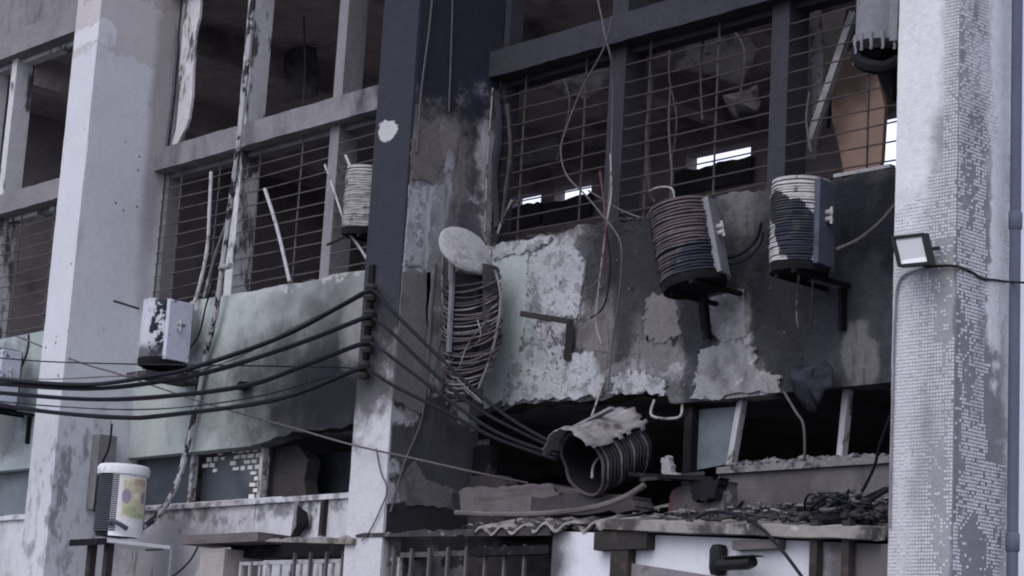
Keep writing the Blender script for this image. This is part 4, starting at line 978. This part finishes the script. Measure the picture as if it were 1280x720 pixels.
MB().prism([(a-bd[0][0], b_-bd[0][1]) for a, b_ in bd], -.02, .02).build('scorched_board', 'soot', label='sooty board behind the pale strip of the right barred window', cat='board').location = (bd[0][0], 1.6, bd[0][1])
# bright ash along the sill beneath the right barred window
MB().bar(P(1045, 221, .86), P(1116, 208, .86), .06, .025).build('sill_strip', 'cap_ash', label='pale strip lying on the sill of the right barred window', cat='strip')

# ================================================================ canopy, kiosk wall, gate
kx0, kx1 = P(690, 690, .03).x, BAYS[2][1]-.002
cn = thing('broken_canopy', 'broken fibre cement canopy over the white wall, rubble on top', 'canopy', (-10.2, .4, 2.95))
o = cn.location
def cpart(mb, name, m, lab=None):
    mb.v = [tuple(Vector(v)-o) for v in mb.v]; return mb.build(name, m, cn, lab)
# corrugated sheet on the left: waves run along X, seen end-on from the street
mb = MB(); nx = 64; xa, xb = P(596, 655, -.02).x, P(768, 655, -.02).x
for k in range(nx+1):
    x = xa+(xb-xa)*k/nx; zz = .032*math.sin((x-xa)*2*math.pi/.235)+.02*fbm(x*3, 1, 2)
    br_ = .10*max(0, fbm(x*4, 3, 8)-.45)*3
    for (y, dz) in ((-.03+br_, 0), (.4, .11), (.82, .22)):
        mb.v += [(x, y, 3.045+zz+dz-.02), (x, y, 3.045+zz+dz)]
for k in range(nx):
    a = k*6; b_ = (k+1)*6
    mb.f += [(a, b_, b_+1, a+1), (a+1, b_+1, b_+3, a+3), (a+3, b_+3, b_+5, a+5), (a, a+2, b_+2, b_), (a+2, a+4, b_+4, b_+2)]
mb.smooth = True
cpart(mb, 'corrugated_sheet', 'roofsheet')
xg = P(758, 655, -.04).x
a, b_ = P(756, 656, -.05), P(1094, 668, -.05)
cz0, cz1 = a.copy(), b_.copy()
def cz_(x): return cz0.z+(cz1.z-cz0.z)*(x-cz0.x)/(cz1.x-cz0.x)-.052
mb = MB(); n = 26
for k in range(n+1):
    t_ = k/n; x = a.x+(b_.x-a.x)*t_; z = a.z+(b_.z-a.z)*t_+.012*(fbm(x*5, 2, 3)-.5); e = .02*(fbm(x*6, 7, 6)-.5)
    mb.v += [(x, -.09+e, z-.035), (x, -.095+e, z+.035+e*.6), (x, .82, z+.19), (x, .82, z+.15), (x, -.03, z-.04)]
for k in range(n):
    for q in range(5):
        a_, b2 = k*5, (k+1)*5; mb.f.append((a_+q, b2+q, b2+(q+1) % 5, a_+(q+1) % 5))
mb.f += [(4, 3, 2, 1, 0), tuple(n*5+q for q in range(5))]
cpart(mb, 'flat_sheet', 'roofsheet')
cpart(MB().box(-12.2, kx0-.03, .02, .10, 2.86, 2.925), 'purlin', 'black')
cpart(MB().box(-12.2, -8.26, .5, .58, 2.95, 3.03), 'purlin', 'black')
hb = P(745, 672, -.04); he = P(810, 686, -.04)
cpart(MB().box(hb.x, he.x, -.06, .028, he.z, cz_(hb.x)), 'post_head', 'rust')
px_ = P(764, 700, -.04).x; px2 = P(786, 700, -.04).x
cpart(MB().box(px_, px2, -.05, .027, ZF, he.z-.002), 'post', 'rust')
bb = P(918, 668, -.03); be = P(975, 686, -.03)
cpart(MB().box(bb.x, be.x, -.05, .028, be.z, cz_(be.x)), 'post_head', 'wood')
# wall below it
kw = MB().prism([(kx0, ZF), (kx1, ZF), (kx1, cz_(kx1)), (kx0, cz_(kx0))], .03, .30).build('kiosk_wall', 'kiosk', label='white wall under the canopy, smoke stained at its left end', cat='wall')
pts = [P(*q, 0) for q in ((790, 704), (905, 722), (905, 760), (788, 760))]
mb = MB().prism([(p_.x-pts[0].x, p_.z-pts[0].z) for p_ in pts], -.01, .01)
mb.build('leaning_sheet', 'ply', label='grey sheet leaning against the white wall under the canopy', cat='sheet').location = (pts[0].x, .0, pts[0].z)
for pxs, lab in ((1020, 'left'), (1060, 'right')):
    a = P(pxs, 690, -.02); MB().box(-.03, .03, -.03, .03, -2.4, .2).build('dark_post', 'rust', label='thin dark post under the canopy, %s of two near the tiled pillar' % lab, cat='post').location = a
# camera on that wall
cc = thing('security_camera', 'black security camera under the canopy pointing right', 'camera', P(898, 700, .0))
o = cc.location
MB().lathe([(0, -.105), (.05, -.1), (.062, -.06), (.062, .07), (.045, .1), (0, .108)], 18).build('mount', 'cctv', cc)
a = P(900, 706, -.06)-o; b_ = P(941, 704, -.16)-o
MB().tube([a, a.lerp(b_, .5), a.lerp(b_, .85), b_+Vector((0, 0, .012))], lambda u: .042 if u < .9 else .038, 14).build('barrel', 'cctv', cc)
MB().bar(a.lerp(b_, .2)+Vector((0, 0, .046)), b_+(b_-a)*.15+Vector((0, 0, .046)), .09, .008).build('hood', 'cctv', cc)

# gate: lintel, grille
gt = thing('iron_gate', 'grey iron bar gate under the charred lintel between post and white wall', 'gate', (-13.2, .1, ZF))
o = gt.location
gx0, gx1 = P(300, 700, .1).x, P(690, 700, .1).x
gr_z = 2.88
mesh_tall = MB().box(-.012, .012, -.012, .012, 0, gr_z-ZF+.06).mesh('gate_bar', 'bar')
k = 0; x = P(372, 700, .1).x
while x < gx1-.05:
    q = reuse('gate_bar', mesh_tall, gt); q.location = (x-o.x, -.03, 0); x += .355*.62; k += 1
# lower welded panel at the left with pale bars
gp0, gp1 = P(302, 700, .12).x, P(502, 700, .12).x
zt = P(400, 702, .12).z
fr = MB().box(gp0-o.x, gp1-o.x, .0, .03, zt-ZF-.015, zt-ZF+.015).box(gp0-o.x, gp0-o.x+.03, 0, .03, 0, zt-ZF-.016).box(gp1-o.x-.03, gp1-o.x, 0, .03, 0, zt-ZF-.016).build('leaf_frame', 'bar_pale', gt)
me = MB().box(-.011, .011, -.011, .011, 0, zt-ZF-.016).mesh('leaf_bar', 'bar_pale')
n = 15
for q in range(1, n): reuse('leaf_bar', me, fr).location = (gp0-o.x+(gp1-gp0)*q/n, .014, 0)
zr = P(600, 691, .12).z
MB().box(gp1-o.x+.002, gx1-o.x, .0, .03, zr-ZF-.02, zr-ZF+.02).build('gate_rail', 'bar', gt)
ln = thing('charred_lintel', 'charred lintel with ragged roofing strip above the iron gate', 'lintel', (-13.2, .2, 2.95))
o = ln.location
a, b_ = P(300, 686, .14), P(690, 684, .14)
mb = MB(); pts = [(kx0-.01, 2.90)]+[(kx0-.01, 3.02)]
n = 30
for q in range(n+1): x = kx0-.01-(kx0-.01-gx0+.3)*q/n; pts.append((x, 3.07-.02*q/n+.035*(fbm(x*5, 3, 3)-.5)))
pts += [(gx0-.3, 2.93)]
mb.prism([(x-o.x, z-o.z) for x, z in pts], .0, .25); mb.build('lintel_beam', 'black', ln)
a, b_ = P(234, 676, .02), P(330, 678, .02)
MB().box(a.x-o.x, b_.x-o.x, -.25, .1, a.z-o.z-.04, a.z-o.z+.04).build('eave_board', 'wood', ln)
mb = MB(); n = 34
xa, xb = P(330, 676, .0).x, P(445, 682, .0).x
pts = [(xa, 3.03), (xb, 2.98)]+[(xb+(xa-xb)*q/n, 3.035+.06*(fbm(q*.6, 4, 4)-.35)) for q in range(n+1)]
mb.prism([(x-o.x, z-o.z) for x, z in pts], -.24, -.2).build('torn_roofing', 'roofsheet', ln)
mb = MB(); xa, xb = P(445, 676, .0).x, P(688, 682, .0).x; n = 40
pts = [(xa, 3.04), (xb, 2.99)]+[(xb+(xa-xb)*q/n, 3.06+.05*(fbm(q*.6, 9, 14)-.4)-.0) for q in range(n+1)]
mb.prism([(x-o.x, z-o.z) for x, z in pts], -.21, -.17).build('torn_roofing', 'ash_dark', ln)
gpx0, gpx1 = P(250, 700, 0.0).x, P(280, 700, 0.0).x
MB().box(gpx0, gpx1, 0, .42, ZF, P(270, 686, 0).z).build('gate_post', mat('bare_concrete_post', (.34, .32, .31), [dict(col=(.2, .19, .19), noise=(3, .5, .2, None), k=.7)], var=.2), label='bare concrete gate post at the left end of the iron gate', cat='post')
# dark back of the gateway
MB().box(-15.4, -10.9, 1.9, 2.0, ZF, 2.95).build('passage_wall', 'soot', label='sooty wall deep inside the gateway behind the bars', cat='wall')

# pipes and broken conduit on the white low wall
for (pa, pb, m, lab) in (((374, 626), (368, 672), 'panel_grey', 'broken grey conduit with soot streak on the white low wall'), ((406, 625), (402, 672), 'rust', 'brown conduit on the white low wall nearest the middle pillar')):
    a, b_ = P(*pa, D-.03), P(*pb, D-.03)
    MB().bar((0, 0, 0), b_-a, .05, .05, (0, 1, 0)).build('conduit', m, label=lab, cat='conduit').location = a
ragged([(374, 632), (383, 640), (386, 655), (380, 664), (368, 676), (364, 672), (375, 655)], D-.05, .03, 'soot_rag', 'black', 'black burnt rag stuck on the white low wall', 'rag', 9)
ragged([(380, 640), (389, 642), (388, 660), (381, 662)], D-.02, .01, 'cover_plate', 'panel_grey', 'small grey plate beside the black rag', 'plate', 19)
# boxy relic at the foot of the left pillar
a = P(128, 545, .5)
MB().box(-.12, .12, -.1, .1, -.75, .0).build('wall_duct', 'frame', label='grey duct at the foot of the pale pillar above the white condenser', cat='duct').location = a
cable('hanging_wire', [(140, 530, .35), (136, 560, .35), (124, 590, .35), (118, 640, .35)], .011, 'cable', 'dark hose on the grey duct by the pale pillar', 'hose')
# shelf under the blistered condenser, dark sticks, small black fitting
a, b_ = P(158, 466, .14), P(256, 466, .8)
MB().box(a.x, b_.x, .14, .8, a.z-.045, a.z).build('condenser_shelf', 'ash_dark', label='soot littered shelf under the blistered condenser', cat='shelf')
a, b_ = P(142, 376, .3), P(174, 386, .5)
MB().tube([(0, 0, 0), b_-a], .012, 6).build('iron_stub', 'rust', label='dark iron stub sticking out beside the blistered condenser', cat='rod').location = a
a, b_ = P(878, 368, .7), P(884, 424, .78)
MB().bar((0, 0, 0), b_-a, .06, .05, (0, 1, 0)).build('iron_stub', 'black', label='charred upright stub on the wall below the tilted condenser', cat='bracket').location = a
MB().bar((0, 0, 0), (.16, -.08, 0), .1, .06).build('black_fitting', 'black', label='small black fitting on the sooty green band', cat='fitting').location = P(302, 484, D-.02)

# ================================================================ rubble
def heap(name, m, spots, label=None, cat=None, kind='stuff', parent=None):
    mb = MB()
    for k, (c, r) in enumerate(spots): mb.lump(c, r, (1.3, 1, .7), k)
    return mb.build(name, m, label=label, cat=cat, kind=kind)
sp_ = []
for k in range(150):       # ash on the low sill, right
    u = random.random(); x = -10.4+u*2.1; sp_.append(((x, .86+.10*random.random(), ZC+.0+.05*fbm(x*4, 1, 2)*random.random()), random.uniform(.015, .05)))
heap('sill_ash', 'ash', sp_)
sp_ = []
for k in range(260):
    x = random.uniform(-13.2, -8.3); sp_.append(((x, .86+.14*random.random(), ZS+.0+.02*random.random()), random.uniform(.01, .035)))
for k in range(120):
    x = random.uniform(-18.4, -13.8); sp_.append(((x, .86+.14*random.random(), ZS+.0), random.uniform(.01, .028)))
heap('sill_rubble', 'ash_dark', sp_)
sp_ = []
for k in range(420):
    x = random.uniform(-12.3, -8.3); y = random.uniform(-.02, .75); sp_.append(((x, y, 3.02+.22*(y/.83)+.03*random.random()), random.uniform(.010, .032)))
for k in range(120):
    x = random.uniform(-9.2, -8.3); sp_.append(((x, random.uniform(0, .6), 3.02+.07*random.random()), random.uniform(.015, .035)))
heap('canopy_rubble', 'ash_dark', sp_)
# planks, slabs and strips in the debris
def plank(pa, pb, wd, th, m, lab, name='charred_plank', up=(0, 0, 1), cat='plank'):
    a, b_ = P(*pa), P(*pb)
    q = MB(); d = b_-a; n = 8; rows = []
    for i in range(n):
        e0 = a.lerp(b_, i/n)-a; e1 = a.lerp(b_, (i+1)/n)-a
    MB().bar((0, 0, 0), d, wd, th, up).build(name, m, label=lab, cat=cat).location = a
def slab(pts, Y, depth, m, lab, name, cat, k=1):
    w_ = [P(*q, Y) for q in pts]; o_ = w_[0]; poly = []
    for i in range(len(w_)):
        a, b_ = w_[i], w_[(i+1) % len(w_)]
        for j in range(9):
            t = j/9; poly.append((a.x+(b_.x-a.x)*t-o_.x+.03*(fbm(i*5+j*.6, k, k)-.5)+.012*(h2(i, j, k)-.5), a.z+(b_.z-a.z)*t-o_.z+.05*(fbm(i*5+j*.6, k+4, k)-.5)+.016*(h2(i, j, k+9)-.5)))
    q = MB().prism(poly, 0, depth).build(name, m, label=lab, cat=cat); q.location = (o_.x, Y, o_.z); return q
slab([(574, 612), (620, 608), (690, 605), (700, 618), (690, 640), (640, 641), (576, 640)], .35, .3, 'wood', 'long broken slab lying on the left of the canopy', 'broken_slab', 'slab')
slab([(664, 622), (740, 616), (790, 618), (794, 636), (700, 645), (664, 640)], .22, .2, 'soot', 'sooty slab fragment under the fallen condenser', 'broken_slab', 'slab', 5)
slab([(840, 610), (905, 600), (905, 640), (850, 648), (835, 640)], .5, .15, 'wrack', 'reddish burnt panel piece left of the dark low wall', 'burnt_sheet', 'sheet', 7)
slab([(862, 600), (900, 596), (892, 624), (866, 626)], .42, .1, 'black', 'small black burnt box in the canopy debris', 'burnt_box', 'box', 9)
cable('bent_strip', [(570, 641, .1), (620, 643, .08), (680, 642, .06), (740, 635, .06), (780, 622, .08), (806, 606, .12)], .022, 'wood', 'long bent strip lying along the canopy edge', 'strip')
plank((790, 594, .3), (895, 600, .5), .12, .03, 'black', 'black charred plank beside the fallen condenser')
plank((800, 600, .25), (880, 592, .6), .08, .025, 'ash_dark', 'grey charred plank crossing the black one')
plank((1020, 652, .1), (1108, 612, .5), .05, .04, 'black', 'black stick sloping up to the tiled pillar in the debris heap')
plank((1040, 655, .1), (1090, 625, .4), .06, .04, 'black', 'shorter black stick in the debris heap by the tiled pillar')
plank((1060, 648, .05), (1105, 640, .3), .05, .04, 'rust', 'rusty stick lowest in the debris heap by the tiled pillar')
slab([(588, 560), (602, 556), (614, 560), (612, 602), (590, 606)], .9, .08, 'black', 'black burnt frame piece standing in the broken low window', 'burnt_sheet', 'sheet', 12)
slab([(826, 574), (834, 568), (840, 590), (850, 596), (828, 600)], .4, .05, 'cap_ash', 'small pale fragment on the debris behind the fallen condenser', 'plaster_fragment', 'fragment', 14)
ragged([(1010, 648), (1030, 640), (1060, 632), (1088, 640), (1094, 656), (1060, 664), (1024, 662)], .12, .12, 'charred_cloth', 'black', 'black burnt heap of cloth at the right end of the canopy', 'cloth', 24)

# broken shards scattered through the canopy debris, flakes of ash
mb = MB()
for k in range(230):
    x = random.uniform(-12.5, -8.35); y = random.uniform(.02, .7); c = Vector((x, y, 3.04+.2*y/.83+random.uniform(0, .03)))
    d = Vector((random.uniform(-1, 1), random.uniform(-.6, .6), random.uniform(-.10, .14))).normalized()*random.choice((.02, .03, .04, .06, .14))
    mb.bar(c-d, c+d, random.uniform(.01, .04), random.uniform(.004, .014), (random.uniform(-.3, .3), random.uniform(-.3, .3), 1))
mb.build('debris_shards', 'ash_dark', kind='stuff')
mb = MB()
for k in range(90):
    x = random.uniform(-12.3, -8.35); y = random.uniform(.02, .6); c = Vector((x, y, 3.09+.2*y/.83))
    d = Vector((random.uniform(-1, 1), random.uniform(-.6, .6), random.uniform(-.2, .2))).normalized()*random.uniform(.015, .05)
    mb.bar(c-d, c+d, random.uniform(.015, .04), random.uniform(.006, .015), (random.uniform(-.3, .3), random.uniform(-.3, .3), 1))
mb.build('pale_shards', 'ash', kind='stuff')
# tangle of burnt cable at the right end of the canopy
tg = thing('cable_tangle', 'tangle of burnt black cable in the heap beside the tiled pillar', 'cable', P(1065, 645, .15))
o = tg.location
for k in range(16):
    q = [P(1030+random.uniform(-25, 60), 648-random.uniform(-6, 36), random.uniform(-.02, .35))-o for _ in range(5)]
    MB().tube(spline(q, 5), random.uniform(.006, .013), 5).build('cable_loop', 'cable' if k % 4 else 'cable_grey', tg)
# charred strips left hanging in the window openings
IG = 'charred strips hanging inside the middle bay windows'
for k, (pts, r, m, lab) in enumerate((
    ([(812, 60), (815, 110), (809, 170), (812, 240)], .02, 'bar_dark', 'charred strip just right of the broad mullion'),
    ([(838, 110), (836, 160), (840, 215), (838, 250)], .012, 'cable_grey', 'thin charred strip between the two mullions'),
    ([(880, 35), (876, 90), (878, 150)], .012, 'bar_dark', 'short charred strip hanging above the bright slit'),
    ([(620, 115), (624, 160), (618, 220), (622, 285)], .03, 'frame', 'torn grey strip at the left jamb of the middle bay'),
    ([(634, 130), (638, 190), (632, 240), (628, 280)], .016, 'bar_dark', 'narrow torn strip next to the left jamb of the middle bay'),
    ([(640, 250), (628, 275), (622, 292)], .012, 'cable_pale', 'pale sliver leaning at the left jamb of the middle bay'))):
    MB().tube(spline([P(*q, 1.15 if k < 3 else .9) for q in pts], 4), r, 5, jit=.5).build('charred_strip', m, label=lab, cat='strip', group=IG)

# torn ceiling remnants and wires inside the burnt upper rooms
RG = 'torn ceiling remnants inside the middle bay'
for k, (pts, Y, m, lab) in enumerate((
    ([(690, 95), (760, 72), (770, 110), (735, 128), (700, 118)], 3.0, 'remnant', 'torn ceiling sheet hanging inside the left light of the middle bay'),
    ([(835, 60), (930, 35), (952, 70), (925, 108), (880, 96), (850, 88)], 3.4, 'remnant', 'large torn ceiling sheet hanging inside the central light of the middle bay'),
    ([(905, 120), (955, 108), (950, 140), (915, 150)], 2.6, 'remnant', 'small torn ceiling sheet by the second mullion'),
    ([(640, 185), (700, 170), (706, 200), (650, 215)], 4.0, 'soot', 'sooty torn sheet above the bright slits'),
    ([(345, 60), (395, 48), (400, 120), (360, 128)], 3.0, 'remnant', 'torn sheet hanging inside the upper left bay window'))):
    ragged(pts, Y, .12, 'ceiling_remnant', m, lab, 'ceiling sheet', 30+k)
for k, (pts, Y) in enumerate((([(380, 20), (381, 90), (378, 150)], 2.2), ([(382, 55), (400, 58), (425, 50)], 2.2), ([(842, 20), (836, 90), (846, 150), (838, 210)], 1.8), ([(900, 20), (930, 60), (925, 120)], 2.0), ([(700, 90), (712, 130), (696, 200)], 1.6))):
    MB().tube(spline([P(*q, Y) for q in pts], 5), .01, 5).build('inner_wire', 'cable_grey', label=('thin wire hanging inside the upper left bay window', 'sagging wire inside the upper left bay window', 'wire hanging behind the broad mullion inside the middle bay', 'short wire looping above the bright slit', 'wire hanging inside the left light of the middle bay')[k], cat='wire')
